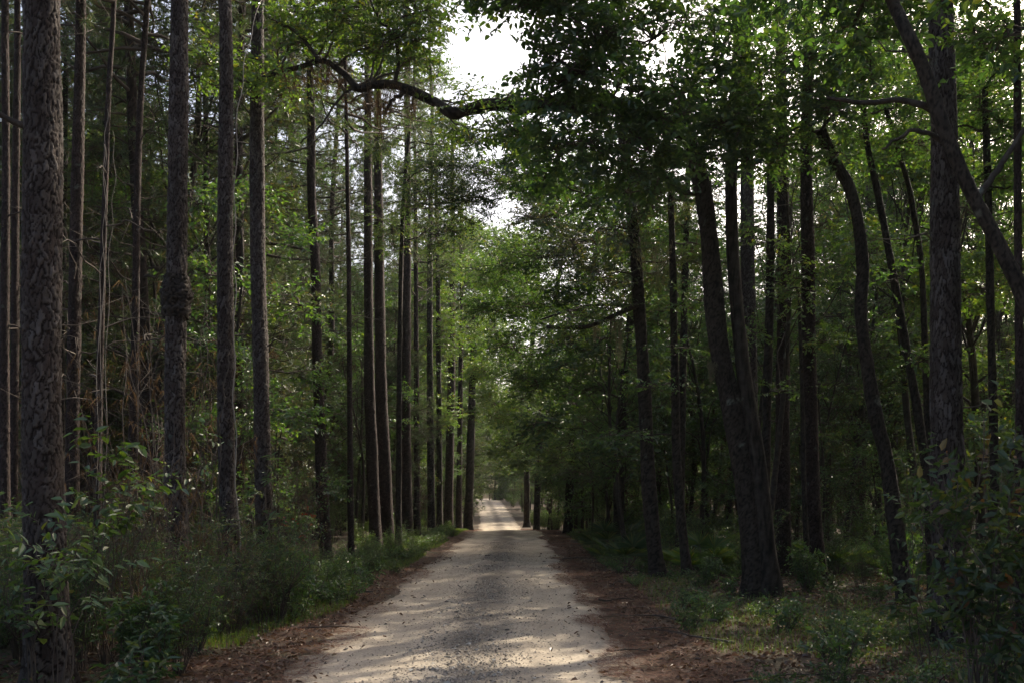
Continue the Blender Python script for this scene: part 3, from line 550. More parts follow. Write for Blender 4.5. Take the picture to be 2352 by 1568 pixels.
for a, b_, rx, ry, k in ((1310, 730, 55, 18, .55), (1370, 712, 40, 16, .4), (1300, 775, 50, 16, .35), (1420, 705, 35, 14, .25)):
    bl = PB(a, b_, 20.7, rx, ry, k); blob(lf, tw, bl[0] - o1, bl[1], int(100 * k), 12, .085, .4, start=lp2[18])
lw = link("leaves", lf.mesh("leaves", M['leaf_fresh'], False), lb); link("twigs", tw.mesh("twigs", M['twig']), lw)
crown_on(R1, p1, [PB(1400, 520, 20.5, 100, 50, .9), PB(1500, 480, 20.5, 90, 50, .8), PB(1330, 560, 21.5, 90, 45, .8), PB(1480, 350, 20.5, 120, 70, 1.1), PB(1250, 500, 22, 70, 30, .5), PB(1380, 640, 21, 80, 30, .6), PB(1540, 600, 20.5, 70, 40, .5)], 'leaf_dull', .085, .5, 130, 13, .03)
R2, p2 = broad_trunk("slim_tree", "thin straight dark trunk between the slim bending tree and the forked tree", "tree", 20.3,
    [(1540, 420), (1546, 650), (1550, 850), (1556, 1080), (1580, 1340)], 20, .7)
crown_on(R2, p2, [PB(1555, 800, 19.5, 60, 16, .22), PB(1490, 890, 19.6, 55, 16, .22), PB(1610, 690, 19.8, 50, 16, .2), PB(1430, 1000, 20, 50, 18, .2), PB(1550, 380, 20, 80, 60, .8), PB(1600, 560, 20.5, 60, 40, .5), PB(1580, 700, 20.5, 55, 30, .35)], 'leaf_deep', .085, .55, 110, 12, .022)
R4, p4 = broad_trunk("slim_tree", "slim straight dark stem just right of the forked tree", "tree", 19.2,
    [(1768, 250), (1770, 450), (1768, 700), (1762, 900), (1758, 1100), (1752, 1340)], 21, .75)
crown_on(R4, p4, [PB(1830, 640, 18.8, 55, 18, .22), PB(1790, 900, 18.8, 50, 16, .18), PB(1720, 760, 18.6, 40, 14, .15), PB(1720, 60, 18.5, 130, 80, 1.2), PB(1850, 60, 18.5, 110, 80, 1.1), PB(1850, 250, 19, 90, 60, .9), PB(1700, 330, 19, 80, 50, .7), PB(1760, 200, 19, 100, 60, .9), PB(1800, 400, 19.5, 60, 30, .4), PB(1740, 560, 19.5, 60, 20, .25), PB(1790, 690, 19.5, 60, 20, .3)], 'leaf_fresh', .085, .55, 110, 12, .022)
R15, p15 = broad_trunk("slim_tree", "pale thin stem rising along the left side of the ridged pine's foot", "tree", 18.3,
    [(1836, 700), (1842, 900), (1846, 1100), (1852, 1240), (1858, 1350)], 12, .6)
crown_on(R15, p15, [PB(1890, 786, 18.2, 45, 12, .4), PB(1830, 660, 18.3, 45, 22, .3)], 'leaf_fresh', .085, .58, 90, 12, .012)

# trees of the right verge whose crowns reach over the road, and leafy trees of the left verge
V1, q1 = broad_trunk("verge_tree", "leafy tree reaching over the road from the right verge, first beyond the slim bending tree", "tree", 33,
    [(1500, 430), (1470, 600), (1440, 800), (1425, 1000), (1420, 1195)], 24, .6)
crown_on(V1, q1, [PB(1330, 530, 32, 110, 55, 1.3), PB(1220, 500, 31, 80, 32, .7), PB(1250, 590, 32, 110, 55, 1.3), PB(1150, 610, 33, 85, 45, 1.0), PB(1330, 660, 32, 100, 50, 1.2), PB(1210, 700, 33, 100, 50, 1.2), PB(1120, 710, 34, 70, 45, .9), PB(1400, 620, 33, 90, 60, 1.0), PB(1290, 790, 32, 110, 50, 1.2), PB(1180, 800, 34, 90, 50, 1.1), PB(1410, 800, 32, 90, 50, 1.0), PB(1450, 470, 33, 110, 60, 1.1), PB(1210, 340, 31, 60, 40, .7), PB(1160, 400, 31, 45, 35, .6), PB(1180, 300, 31, 40, 25, .4), PB(1200, 430, 31, 60, 40, .8), PB(1290, 420, 32, 80, 45, 1.0), PB(1330, 900, 32, 90, 50, 1.0), PB(1240, 880, 33, 80, 50, 1.0)], 'leaf_deep', .10, .5, 280, 13, .05)
V2, q2 = broad_trunk("verge_tree", "leafy tree reaching over the road from the right verge, second beyond the slim bending tree", "tree", 46,
    [(1380, 520), (1350, 700), (1325, 900), (1310, 1100), (1305, 1185)], 18, .6)
crown_on(V2, q2, [PB(1200, 580, 45, 100, 50, 1.2), PB(1140, 560, 46, 60, 35, .7), PB(1120, 640, 47, 70, 45, 1.0), PB(1190, 660, 45, 80, 45, 1.0), PB(1130, 760, 47, 70, 45, 1.0), PB(1110, 850, 48, 50, 40, .8), PB(1200, 870, 46, 90, 50, 1.2), PB(1150, 940, 48, 70, 45, 1.0), PB(1250, 960, 45, 90, 50, 1.2), PB(1330, 980, 44, 80, 50, 1.0), PB(1190, 1020, 48, 60, 35, .8), PB(1280, 1060, 45, 70, 40, .8), PB(1280, 700, 45, 90, 60, 1.2)], 'leaf_fresh', .11, .55, 280, 13, .05)
V3, q3 = broad_trunk("verge_tree", "farther tree leaning over the road before its far bend", "tree", 66,
    [(1290, 600), (1260, 800), (1240, 1000), (1232, 1180)], 14, .6)
crown_on(V3, q3, [PB(1180, 620, 65, 70, 40, 1.2), PB(1130, 700, 66, 50, 40, 1.0), PB(1150, 800, 66, 60, 45, 1.2), PB(1120, 900, 67, 40, 35, .8), PB(1160, 960, 66, 50, 40, 1.0), PB(1190, 1060, 66, 45, 35, .9), PB(1140, 1030, 68, 30, 22, .5), PB(1220, 900, 65, 60, 50, 1.2), PB(1240, 740, 65, 60, 50, 1.2)], 'leaf_fresh', .14, .55, 330, 13, .05)
V4, q4 = broad_trunk("ivy_tree", "dark leaf-wrapped trunk rightmost at the left verge before the far bend", "tree", 60,
    [(1092, 700), (1086, 850), (1082, 1000), (1076, 1178)], 19, .7)
crown_on(V4, q4, [PB(1085, 760, 60, 28, 40, .7), PB(1096, 850, 60, 18, 40, .5), PB(1070, 640, 60, 50, 50, 1.2), PB(1040, 720, 61, 50, 50, 1.0), PB(1090, 950, 60, 14, 30, .3), PB(1020, 850, 61, 40, 40, .8), PB(1060, 560, 62, 50, 30, .8)], 'leaf_fresh', .14, .55, 260, 13, .04)
V5, q5 = broad_trunk("verge_tree", "fine-leaved tree of the left verge hanging dusky foliage below the bright gap", "tree", 31,
    [(940, 300), (925, 500), (918, 800), (915, 1205)], 13, .6)
crown_on(V5, q5, [PB(1010, 400, 30, 70, 35, .9), PB(1050, 460, 30, 60, 32, .8), PB(980, 470, 30, 70, 40, .9), PB(1085, 500, 30, 30, 18, .3), PB(1030, 340, 31, 50, 25, .5), PB(930, 400, 31, 60, 40, .7), PB(1000, 540, 30, 60, 30, .7), PB(880, 320, 31, 60, 50, .8), PB(1040, 295, 30, 50, 22, .5), PB(1090, 330, 30, 45, 26, .5), PB(1120, 400, 29, 45, 28, .5), PB(1060, 390, 30, 50, 28, .7), PB(1110, 450, 30, 40, 24, .5), PB(900, 520, 31, 60, 50, .7)], 'leaf_shrub', .09, .45, 190, 13, .03)
V6, q6 = broad_trunk("verge_tree", "pale green tree of the left wood showing right of the twin pines", "tree", 50,
    [(1000, 350), (1005, 600), (1008, 900), (1010, 1180)], 13, .6)
crown_on(V6, q6, [PB(1020, 600, 50, 60, 50, 1.2), PB(960, 650, 51, 70, 55, 1.2), PB(1010, 760, 50, 60, 50, 1.1), PB(970, 850, 51, 70, 50, 1.1), PB(1000, 950, 50, 60, 45, 1.0), PB(900, 740, 51, 60, 60, 1.0), PB(1040, 520, 51, 50, 30, .8), PB(960, 300, 51, 60, 60, 1.0), PB(990, 180, 51, 50, 60, 1.0), PB(950, 1040, 50, 60, 40, .9)], 'leaf_fresh', .12, .55, 260, 13, .04)
V7, q7 = broad_trunk("verge_tree", "tall tree right of the road's far dip, crown closing the gap", "tree", 84,
    [(1240, 600), (1222, 800), (1212, 1000), (1210, 1170)], 13, .6)
crown_on(V7, q7, [PB(1150, 590, 83, 50, 35, 1.2), PB(1110, 650, 84, 40, 35, 1.0), PB(1180, 680, 83, 50, 40, 1.2), PB(1120, 740, 84, 45, 40, 1.2), PB(1160, 820, 83, 50, 40, 1.2), PB(1110, 850, 85, 35, 35, .9), PB(1130, 930, 84, 40, 35, 1.0), PB(1180, 960, 83, 40, 40, 1.0), PB(1120, 1000, 85, 28, 25, .6), PB(1160, 1060, 84, 35, 25, .6), PB(1220, 560, 83, 60, 40, 1.2)], 'leaf_fresh', .16, .55, 330, 13, .05)
V8, q8 = broad_trunk("verge_tree", "tall pale green tree at the left of the far dip behind the dark trunks", "tree", 78,
    [(1040, 520), (1045, 800), (1048, 1000), (1050, 1170)], 13, .6)
crown_on(V8, q8, [PB(1080, 540, 77, 50, 35, 1.2), PB(1040, 600, 78, 50, 40, 1.2), PB(1100, 620, 77, 35, 35, .9), PB(1080, 700, 77, 40, 40, 1.0), PB(1030, 720, 78, 50, 45, 1.2), PB(1085, 800, 77, 30, 40, .8), PB(1050, 880, 78, 40, 40, 1.0), PB(1075, 960, 77, 25, 35, .6), PB(1040, 1020, 78, 40, 30, .8)], 'leaf_fresh', .16, .55, 330, 13, .05)

# ------------------------------------------------------------------ trees, saplings and shrubs built once and repeated
R = np.random.default_rng(106)
def proto_pine(seed, H, r0, crown_from, n_dead, moss=True):
    parts = []; k = 60; z = np.linspace(-.15, H, k)
    ph = R.random(4) * 6.28; path = np.stack([.22 * np.sin(z * .25 + ph[0]) * z / H + .12 * np.sin(z * .6 + ph[1]) * z / H, .22 * np.sin(z * .22 + ph[2]) * z / H, z], -1)
    path[:, :2] += (z / H)[:, None] * R.normal(size=2) * .5
    zs, q = arc_samples(path, .05, 15, .4)
    rad = np.maximum(r0 * (1.05 - .8 * zs[:, 2] / H), .018) * (1 + .3 * np.exp(-np.clip(zs[:, 2], 0, None) / .3))
    mb, at = bark_tube(zs, rad, .05, 18, (.06, .15), .009, seed=seed)
    parts.append(("trunk", mb.mesh("trunk", M['pine_bark_dark'], attrs=at), None))
    at_z = lambda zz: A([np.interp(zz, path[:, 2], path[:, a]) for a in range(3)])
    b, dn = MB(), MB()
    for i in range(n_dead):
        zz = R.uniform(2.2, H * crown_from + 1); pth = dead_limb(b, at_z(zz), R.random() * 6.28, R.uniform(.5, 1.9), R.uniform(-.25, .6), .014)
        if moss and R.random() < .6:
            n = 8; qq = R.uniform(2, 7, n); pts = np.stack([np.interp(qq, np.arange(8), pth[:, a]) for a in range(3)], -1)
            needles(dn, pts, np.tile(A([[0, 0, -1.]]), (n, 1)), 9, .34, .008, .4)
    parts.append(("dead_branches", b.mesh("dead_branches", M['twig']), None))
    if dn.n: parts.append(("dead_needles", dn.mesh("dead_needles", M['needle_dead'], False), None))
    lf, tw = MB(), MB(); pine_needles(lf, tw, at_z(H * crown_from * .42), at_z(H * crown_from), 2.0, 34, 7, 22, .23, .013)
    pine_needles(lf, tw, at_z(H * crown_from), at_z(H), 2.7, 84, 13, 26, .25, .016)
    parts.append(("crown", lf.mesh("crown", M['needle'], False), None)); parts.append(("boughs", tw.mesh("boughs", M['twig']), "crown"))
    return parts
def proto_broad(H, r0, base_f, spread, nblob, ns, leaf, L=.085, W=.55, lean=.6, k_rad=1.0, wood='bark', nl=12):
    k = 14; z = np.linspace(-.1, H * .86, k); ph = R.random(4) * 6.28
    path = np.stack([lean * R.normal() * z / H + .06 * H * np.sin(z / H * 5 + ph[0]) * z / H, lean * R.normal() * z / H + .06 * H * np.sin(z / H * 4 + ph[1]) * z / H, z], -1)
    path = catmull(path, 40); tr, lf, tw = MB(), MB(), MB()
    t = np.linspace(0, 1, 40); tube(tr, path, r0 * (1.1 - .85 * t) * (1 + .35 * np.exp(-t * H / .3)), 12, .12)
    for i in range(nblob):
        f = base_f + (1 - base_f) * (i + R.random()) / nblob; an = i * 2.4 + R.uniform(-.6, .6)
        rr = spread * (.35 + .65 * math.sin(math.pi * min(1, (f - base_f) / (1 - base_f) * .8 + .2))) * R.uniform(.5, 1.05)
        j = int(np.clip(f * .8, 0, .98) * 39); p0 = path[j]; ctr = A([p0[0] + math.cos(an) * rr, p0[1] + math.sin(an) * rr, f * H + R.uniform(-.2, .3)])
        lr = r0 * .38 * (1.1 - f * .6); limb(tr, p0, ctr, lr, lr * .3, 8, .14, 6, arch=.06)
        rb = spread * R.uniform(.22, .38) * k_rad; blob(lf, tw, ctr, (rb, rb, rb * .55), ns, nl, L, W, start=ctr)
    return [("trunk", tr.mesh("trunk", M[wood]), None), ("crown", lf.mesh("crown", M[leaf], False), None), ("twigs", tw.mesh("twigs", M['twig']), "crown")]
def proto_shrub(h, spread, nst, ns, leaf, L, W, nl=9, up=.5):
    st, lf = MB(), MB()
    for i in range(nst):
        an = R.random() * 6.28; top = A([math.cos(an) * spread * R.uniform(.2, 1), math.sin(an) * spread * R.uniform(.2, 1), h * R.uniform(.55, 1.05)])
        p = limb(st, (math.cos(an) * .06, math.sin(an) * .06, -.05), top, .009, .003, 9, .12, 4, arch=.1)
        q = R.uniform(1.5, 8, ns); pts = np.stack([np.interp(q, np.arange(9), p[:, a]) for a in range(3)], -1)
        D = R.normal(size=(ns, 3)) * A([1, 1, .5]) + A([0, 0, up]); spray(lf, st, pts, D, R.uniform(.12, .34, ns) * max(.6, h / 1.4), nl, L, W, .5, .002)
    return [("stems", st.mesh("stems", M['twig']), None), ("leaves", lf.mesh("leaves", M[leaf], False), None)]
def proto_brush(h, n):
    st, lf = MB(), MB()
    for i in range(n):
        an = R.random() * 6.28; b0 = A([math.cos(an), math.sin(an), 0]) * R.uniform(0, .6); top = b0 + A([R.normal() * .5, R.normal() * .5, h * R.uniform(.5, 1)])
        p = limb(st, b0 - A([0, 0, .05]), top, .011, .003, 10, .07, 4)
        m = 22; q = R.uniform(2, 9, m); pts = np.stack([np.interp(q, np.arange(10), p[:, a]) for a in range(3)], -1)
        e = pts + unit(R.normal(size=(m, 3)) + A([0, 0, .4])) * R.uniform(.15, .6, (m, 1)); prisms(st, pts, e, .004, .0015)
        needles(lf, e, np.tile(A([[0, 0, -1.]]), (m, 1)), 4, .17, .010, .6)
    return [("stems", st.mesh("stems", M['twig']), None), ("dry_leaves", lf.mesh("dry_leaves", M['needle_dead'], False), None)]

R = np.random.default_rng(300)
PINES = [proto_pine(3.1 + i, h, r_, cf, 16) for i, (h, r_, cf) in enumerate(((21, .15, .46), (23, .17, .5), (19, .12, .42), (17, .09, .36), (22, .13, .52)))]
YOUNG = [proto_pine(9.3 + i, h, r_, cf, 6) for i, (h, r_, cf) in enumerate(((9, .06, .35), (12, .075, .4)))]
BROADS = [proto_broad(H, r_, bf, sp, nb, 130, lf_, L_, W_) for H, r_, bf, sp, nb, lf_, L_, W_ in (
    (14, .17, .26, 3.4, 30, 'leaf_deep', .11, .55), (12, .14, .26, 3.0, 27, 'leaf_deep', .10, .6), (16, .18, .3, 3.6, 32, 'leaf_dull', .10, .5), (11, .12, .22, 2.7, 25, 'leaf_fresh', .11, .58), (15, .16, .28, 3.2, 30, 'leaf_shrub', .11, .5))]
SLIM = [proto_broad(H, r_, bf, sp, nb, 42, lf_, L_, .55, .9, 1.1, 'bark', 10) for H, r_, bf, sp, nb, lf_, L_ in (
    (10, .065, .45, 1.5, 9, 'leaf_deep', .085), (12, .08, .5, 1.7, 10, 'leaf_deep', .09), (9, .05, .4, 1.3, 8, 'leaf_shrub', .08))]
SAPS = [proto_broad(H, r_, bf, sp, nb, 48, lf_, L_, .55, .5, 1.15, 'bark', 10) for H, r_, bf, sp, nb, lf_, L_ in (
    (5.5, .045, .25, 1.5, 10, 'leaf_shrub', .10), (7, .055, .35, 1.6, 10, 'leaf_deep', .10), (4, .035, .2, 1.2, 8, 'leaf_deep', .09), (6.2, .05, .3, 1.4, 9, 'leaf_dull', .09))]
SHRUBS = [proto_shrub(h, sp, ns_, 14, lf_, L_, W_) for h, sp, ns_, lf_, L_, W_ in (
    (1.5, .75, 18, 'leaf_shrub', .062, .30), (1.25, .8, 18, 'leaf_shrub', .058, .34), (1.7, .7, 16, 'leaf_shrub', .07, .30), (1.1, .7, 16, 'leaf_deep', .075, .5), (.7, .6, 16, 'leaf_fresh', .06, .45), (1.3, .7, 14, 'leaf_fresh', .08, .42))]
LOWS = [proto_shrub(h, sp, ns_, 7, lf_, L_, W_, 7) for h, sp, ns_, lf_, L_, W_ in ((.4, .42, 10, 'leaf_fresh', .06, .5), (.35, .4, 10, 'leaf_shrub', .055, .55), (.5, .4, 9, 'leaf_deep', .07, .45))]
BRUSH = [proto_brush(4.2, 16), proto_brush(7.5, 20), proto_brush(2.6, 14), proto_brush(6, 18)]
def sector(x, y):
    px = VPX + x / max(y, .1) * F
    if x < road_x(y):
        return ("at the left frame edge" if px < 60 else "between the nearest trunk and burled pine" if px < 405 else "between the burled pine and straight pine" if px < 600
                else "between the straight pine and twin pines" if px < 860 else "right of the twin pines")
    return ("left of the slim bending tree" if px < 1480 else "between the bending and forked trees" if px < 1745 else "between the forked tree and furrowed pine" if px < 2170
            else "right of the thick furrowed pine")
def put(parts, name, label, cat, x, y, group, sc=1.0, rz=None, z=None, tilt=0.0):
    zz = ground_z(x, y) if z is None else z
    label = label.replace('@', sector(x, y))
    o = thing(name, label, cat, (x, y, float(zz)), group, R.random() * 6.28 if rz is None else rz, sc)
    if tilt: o.rotation_euler = (R.normal() * tilt, R.normal() * tilt, o.rotation_euler[2])
    made = {}
    for nm, me, par in parts: made[nm] = link(nm, me, made[par] if par else o)
    return o
R = np.random.default_rng(301)
taken = [(o.location.x, o.location.y) for o in COL.objects if o.type == 'EMPTY']
taken += [(15.5, 30.5), (17, 33), (3.2, 30.8), (4.3, 29.2), (4, 32)]          # openings that let the sun down to the verge
def free(x, y, d):
    return all((x - a) ** 2 + (y - b_) ** 2 > d * d for a, b_ in taken)
def seen(x, y, m=180):
    if y < 3: return False
    px = VPX + x / y * F; return -m < px < 2352 + m
def scatter(n, xr, yr, gap, min_side, test=None, tries=60, power=1.0):
    out = []
    for _ in range(n * tries):
        if len(out) >= n: break
        y = yr[0] + (yr[1] - yr[0]) * R.random() ** power; x = R.uniform(*xr)
        if side_dist(x, y) < min_side or not free(x, y, gap) or (test and not test(x, y)): continue
        taken.append((x, y)); out.append((x, y))
    return out
left = lambda x, y: x < road_x(y) and seen(x, y) and not (y < 37 and 655 < VPX + x / y * F < 960) and not (y < 24 and 560 < VPX + x / y * F < 700)
right = lambda x, y: x > road_x(y) and seen(x, y)
pick = lambda lst: lst[R.integers(len(lst))]
depth_word = lambda y: "in the middle depth" if y < 40 else ("far back" if y < 75 else "at the hazy back")
for x, y in scatter(150, (-55, -3), (19, 110), 1.9, 1.6, left):
    dw = depth_word(y); put(pick(PINES), "pine_tree", f"slim plantation pine {dw} @", "tree", x, y, f"plantation pines {dw} left of the road", R.uniform(.85, 1.15), tilt=.012)
for x, y in scatter(60, (-42, -3), (16, 85), 1.5, 1.4, left):
    put(pick(YOUNG), "pine_tree", "thin young pine with low fuzzy crown @", "tree", x, y, "young pines under the left plantation", R.uniform(.8, 1.25), tilt=.03)
back_left = lambda x, y: left(x, y) and (y > 46 or VPX + (x + 3.2) / y * F < 600)
for x, y in scatter(22, (-24, -6), (20, 44), 2.2, 2.6, back_left):
    put(pick(BROADS), "broadleaf_tree", "tall leafy broadleaf tree behind the front trunks @", "tree", x, y, "tall broadleaf trees near the left front", R.uniform(.9, 1.15), tilt=.02)
for x, y in scatter(70, (-48, -4), (22, 105), 1.9, 2.0, lambda x, y: left(x, y) and (y > 40 or VPX + (x + 2.5) / y * F < 640)):
    put(pick(BROADS), "broadleaf_tree", "leafy broadleaf tree deeper in the plantation @", "tree", x, y, "broadleaf trees among the left pines", R.uniform(.6, .95), tilt=.02)
for x, y in scatter(36, (2, 60), (30, 115), 2.8, 2.0, right):
    dw = depth_word(y); put(pick(BROADS), "broadleaf_tree", f"dark leafy broadleaf tree {dw} @", "tree", x, y, f"broadleaf trees {dw} right of the road", R.uniform(.75, 1.2), tilt=.03)
for x, y in scatter(22, (2, 60), (22, 110), 2.6, 2.4, right):
    dw = depth_word(y); put(pick(PINES), "pine_tree", f"dark straight pine {dw} @", "tree", x, y, f"pines {dw} right of the road", R.uniform(.85, 1.15), tilt=.015)
for x, y in scatter(60, (2, 42), (17, 70), 1.1, 2.4, right):
    put(pick(SLIM), "slender_tree", "slender dark stem with sparse leaves @", "tree", x, y, "slender trees right of the road", R.uniform(.8, 1.25), tilt=.05)
for x, y in scatter(80, (2, 42), (15, 75), 1.2, 1.8, right):
    put(pick(SAPS), "sapling", "leafy sapling under the dark trees @", "sapling", x, y, "saplings right of the road", R.uniform(.7, 1.3), tilt=.06)
for x, y in scatter(50, (-42, -3), (20, 75), 1.1, 1.8, left):
    put(pick(SLIM), "slender_tree", "slender dark stem with sparse leaves @", "tree", x, y, "slender trees left of the road", R.uniform(.8, 1.25), tilt=.04)
for x, y in scatter(85, (-38, -3), (15, 75), 1.2, 1.4, left):
    put(pick(SAPS), "sapling", "leafy sapling under the pines @", "sapling", x, y, "saplings left of the road", R.uniform(.6, 1.2), tilt=.06)
for x, y in scatter(80, (-42, -3), (14, 75), 1.1, 1.5, left):
    put(BRUSH[[0, 2, 0, 2, 3, 1][R.integers(6)]], "dry_brush", "tangle of dry brown stems @", "brush", x, y, "dry brush under the left pines", R.uniform(.7, 1.4))
for x, y in scatter(45, (3, 45), (16, 75), 1.2, 2.2, right):
    put(pick(BRUSH), "dry_brush", "tangle of dry brown stems @", "brush", x, y, "dry brush right of the road", R.uniform(.7, 1.4))
for px, y, sc_, k in ((1960, 46, 1.2, 0), (2260, 25, 1.1, 3), (2020, 40, 1.2, 3), (2200, 38, 1.2, 0), (1900, 44, 1.2, 4), (2320, 38, 1.2, 2)):
    x = X(px, y); taken.append((x, y))
    put(BROADS[k], "broadleaf_tree", "dark broadleaf tree close behind the front trunks @", "tree", x, y, "broadleaf trees close behind the right front trunks", sc_, tilt=.02)
R = np.random.default_rng(306)
for x, y in scatter(44, (2, 12), (25, 62), .9, 1.5, lambda x, y: right(x, y) and side_dist(x, y) < 7):
    put(pick(SAPS), "sapling", "leafy sapling by the right verge @", "sapling", x, y, "saplings along the right verge", R.uniform(.9, 1.7), tilt=.05)
for sgn in (-1, 1):
    for i in range(34):
        y = R.uniform(62, 158); x = road_x(y) + sgn * (HALF + R.uniform(1.0, 6))
        if free(x, y, .9): taken.append((x, y)); put(pick(SAPS), "sapling", "leafy sapling crowding the road's far rise", "sapling", x, y, "saplings at the far rise", R.uniform(.8, 1.8), tilt=.05)
R = np.random.default_rng(304)
# far end of the road: trees lining the bend and closing the view
for sgn, n in ((-1, 28), (1, 22)):
    for i in range(n):
        y = R.uniform(62, 165); x = road_x(y) + sgn * (HALF + R.uniform(1.6, 9))
        if not free(x, y, 2.5): continue
        taken.append((x, y))
        if R.random() < .75: put(pick(BROADS), "broadleaf_tree", "sunlit leafy tree lining the road's far bend", "tree", x, y, "trees lining the far bend", R.uniform(.8, 1.25), tilt=.03)
        else: put(pick(PINES), "pine_tree", "tall pine lining the road's far bend", "tree", x, y, "pines lining the far bend", R.uniform(.9, 1.2), tilt=.01)
for i in range(34):
    y = R.uniform(172, 215); x = R.uniform(-32, 22)
    put(pick(BROADS), "broadleaf_tree", "pale green tree closing the view beyond the road's crest", "tree", x, y, "trees beyond the crest", R.uniform(1.3, 2.0), tilt=.03)
for x, y in ((-4, 176), (-7, 181), (-1, 179), (-9, 188), (-5.5, 193), (2, 184), (-3, 187), (-12, 184), (5, 178), (-6.5, 175)):
    put(pick(SAPS), "sapling", "bright leafy young tree just beyond the road's crest", "sapling", x, y, "young trees beyond the crest", R.uniform(1.8, 2.6), tilt=.03)
for i in range(14):
    y = R.uniform(168, 182); x = road_x(y) + R.choice([-1, 1]) * R.uniform(2.6, 8)
    put(SHRUBS[4 + i % 2], "shrub", "tall bright shrub just beyond the road's crest", "shrub", x, y, "shrubs beyond the crest", R.uniform(2.2, 3.4), tilt=.05)
R = np.random.default_rng(305)
# unseen trees added at the right to keep sun off the road
for x, y in scatter(22, (8, 54), (-6, 52), 4.2, 4, lambda x, y: x > (2352 - VPX) / F * max(y, 0) + 3.2):
    put(pick(BROADS) if R.random() < .6 else pick(PINES), "broadleaf_tree", "unseen tree added right of the view to shade the road", "tree", x, y, "added shade trees beside the view", R.uniform(.9, 1.25), tilt=.02)
for x, y in scatter(7, (-26, 16), (-28, 6), 3.4, 2.5, lambda x, y: not seen(x, y, 60)):  # unseen trees added to dim the skylight from behind
    put(pick(PINES) if x < 0 else pick(BROADS), "unseen_shade_tree", "unseen tree added behind the viewpoint to hold back skylight", "tree", x, y, "shade trees added behind the viewpoint", R.uniform(.9, 1.1), tilt=.02)

for x, y, k, sc_ in ((10.6, 13.5, 0, .9), (13.2, 17.0, 1, 1.0), (8.7, 10.0, 3, .95), (15.5, 20.5, 4, 1.0)):  # unseen trees set toward the sun to shade the foreground bush
    taken.append((x, y)); put(BROADS[k], "broadleaf_tree", "unseen tree added right of the view to shade the road", "tree", x, y, "added shade trees beside the view", sc_)
for x, y in scatter(6, (6, 20), (2, 16), 2.6, 2.5, lambda x, y: x > (2352 - VPX) / F * y + 3.4):  # more unseen trees added to darken the bush
    put(pick(BROADS), "broadleaf_tree", "unseen tree added right of the view to shade the road", "tree", x, y, "added shade trees beside the view", R.uniform(.75, 1.0), tilt=.02)
# shrubs
R = np.random.default_rng(302)
def shrub_row(n, side, yr, dr, protos, label, group, sc, gap=.55, nm="shrub"):
    k = 0
    for _ in range(n * 30):
        if k >= n: break
        y = yr[0] + (yr[1] - yr[0]) * R.random() ** 1.3; x = road_x(y) + side * (HALF + R.uniform(*dr))
        if not seen(x, y, 250) or not free(x, y, gap) or (y < 9.1 and side < 0 and -60 < VPX + x / y * F < 330): continue
        taken.append((x, y)); k += 1
        put(pick(protos), nm, label, "shrub", x, y, group, R.uniform(*sc), tilt=.08)
shrub_row(70, -1, (7.6, 16), (.95, 6.5), SHRUBS[:4], "narrow-leaved shrub of the near thicket @", "near left thicket", (.6, .95), .5)
for i in range(20):
    y = R.uniform(9, 17); x = float(road_x(y)) - HALF - R.uniform(1.2, 6)
    if seen(x, y) and not (y < 9.3 and VPX + x / y * F < 330): put(BRUSH[[0, 2][i % 2]], "dry_brush", "dead dry stems poking from the near thicket @", "brush", x, y, "dead stems in the near left thicket", R.uniform(.35, .6))
shrub_row(54, -1, (16, 50), (1.0, 3.6), SHRUBS, "low leafy shrub on the left verge @", "left verge shrubs", (.32, .62), .6)
shrub_row(46, -1, (16, 60), (3.0, 16), SHRUBS, "shaded shrub deep among the trunks @", "deep left shrubs", (.7, 1.3), .9)
shrub_row(44, 1, (17, 60), (2.2, 6.0), SHRUBS[2:], "leafy shrub on the right verge @", "right verge shrubs", (.5, 1.1), .7)
shrub_row(40, 1, (16, 55), (5.0, 20), SHRUBS, "shaded shrub deep among the trunks @", "deep right shrubs", (.7, 1.3), .9)
shrub_row(40, -1, (55, 160), (.8, 4), SHRUBS, "leafy shrub on the left bank of the road's far rise", "far rise left shrubs", (.8, 1.4), .9)
shrub_row(40, 1, (55, 160), (.8, 4), SHRUBS, "leafy shrub on the right bank of the road's far rise", "far rise right shrubs", (.8, 1.4), .9)
shrub_row(110, -1, (12, 46), (.5, 2.6), LOWS, "low bright weed on the left verge @", "left verge weeds", (.6, 1.1), .22, "weed")
shrub_row(120, 1, (7.5, 44), (.95, 6.0), LOWS, "low green weed on the leaf-strewn right verge @", "right verge weeds", (.5, 1.0), .3, "weed")
# far wood behind everything
R = np.random.default_rng(303)
lf = MB(); n = 90000; an = R.uniform(-1.0, 1.0, n); rr = R.uniform(116, 165, n); xx = np.sin(an) * rr; yy = np.cos(an) * rr
keep = (np.abs(xx - road_x(yy)) > 12); xx, yy = xx[keep], yy[keep]; n = len(xx)
zz = R.random(n) ** 1.2 * 24 * (.6 + .6 * vnoise(xx * .12, yy * .12, 5)) + ground_z(xx, yy)
leaves(lf, np.stack([xx, yy, zz], -1), R.normal(size=(n, 3)), R.normal(size=(n, 3)), R.uniform(.5, 1.0, n), R.uniform(.3, .6, n))
tag(link("far_wood", lf.mesh("far_wood", M['leaf_dull'], False)), "far wood seen as one dark green mass behind the trunks", "wood", kind="stuff")

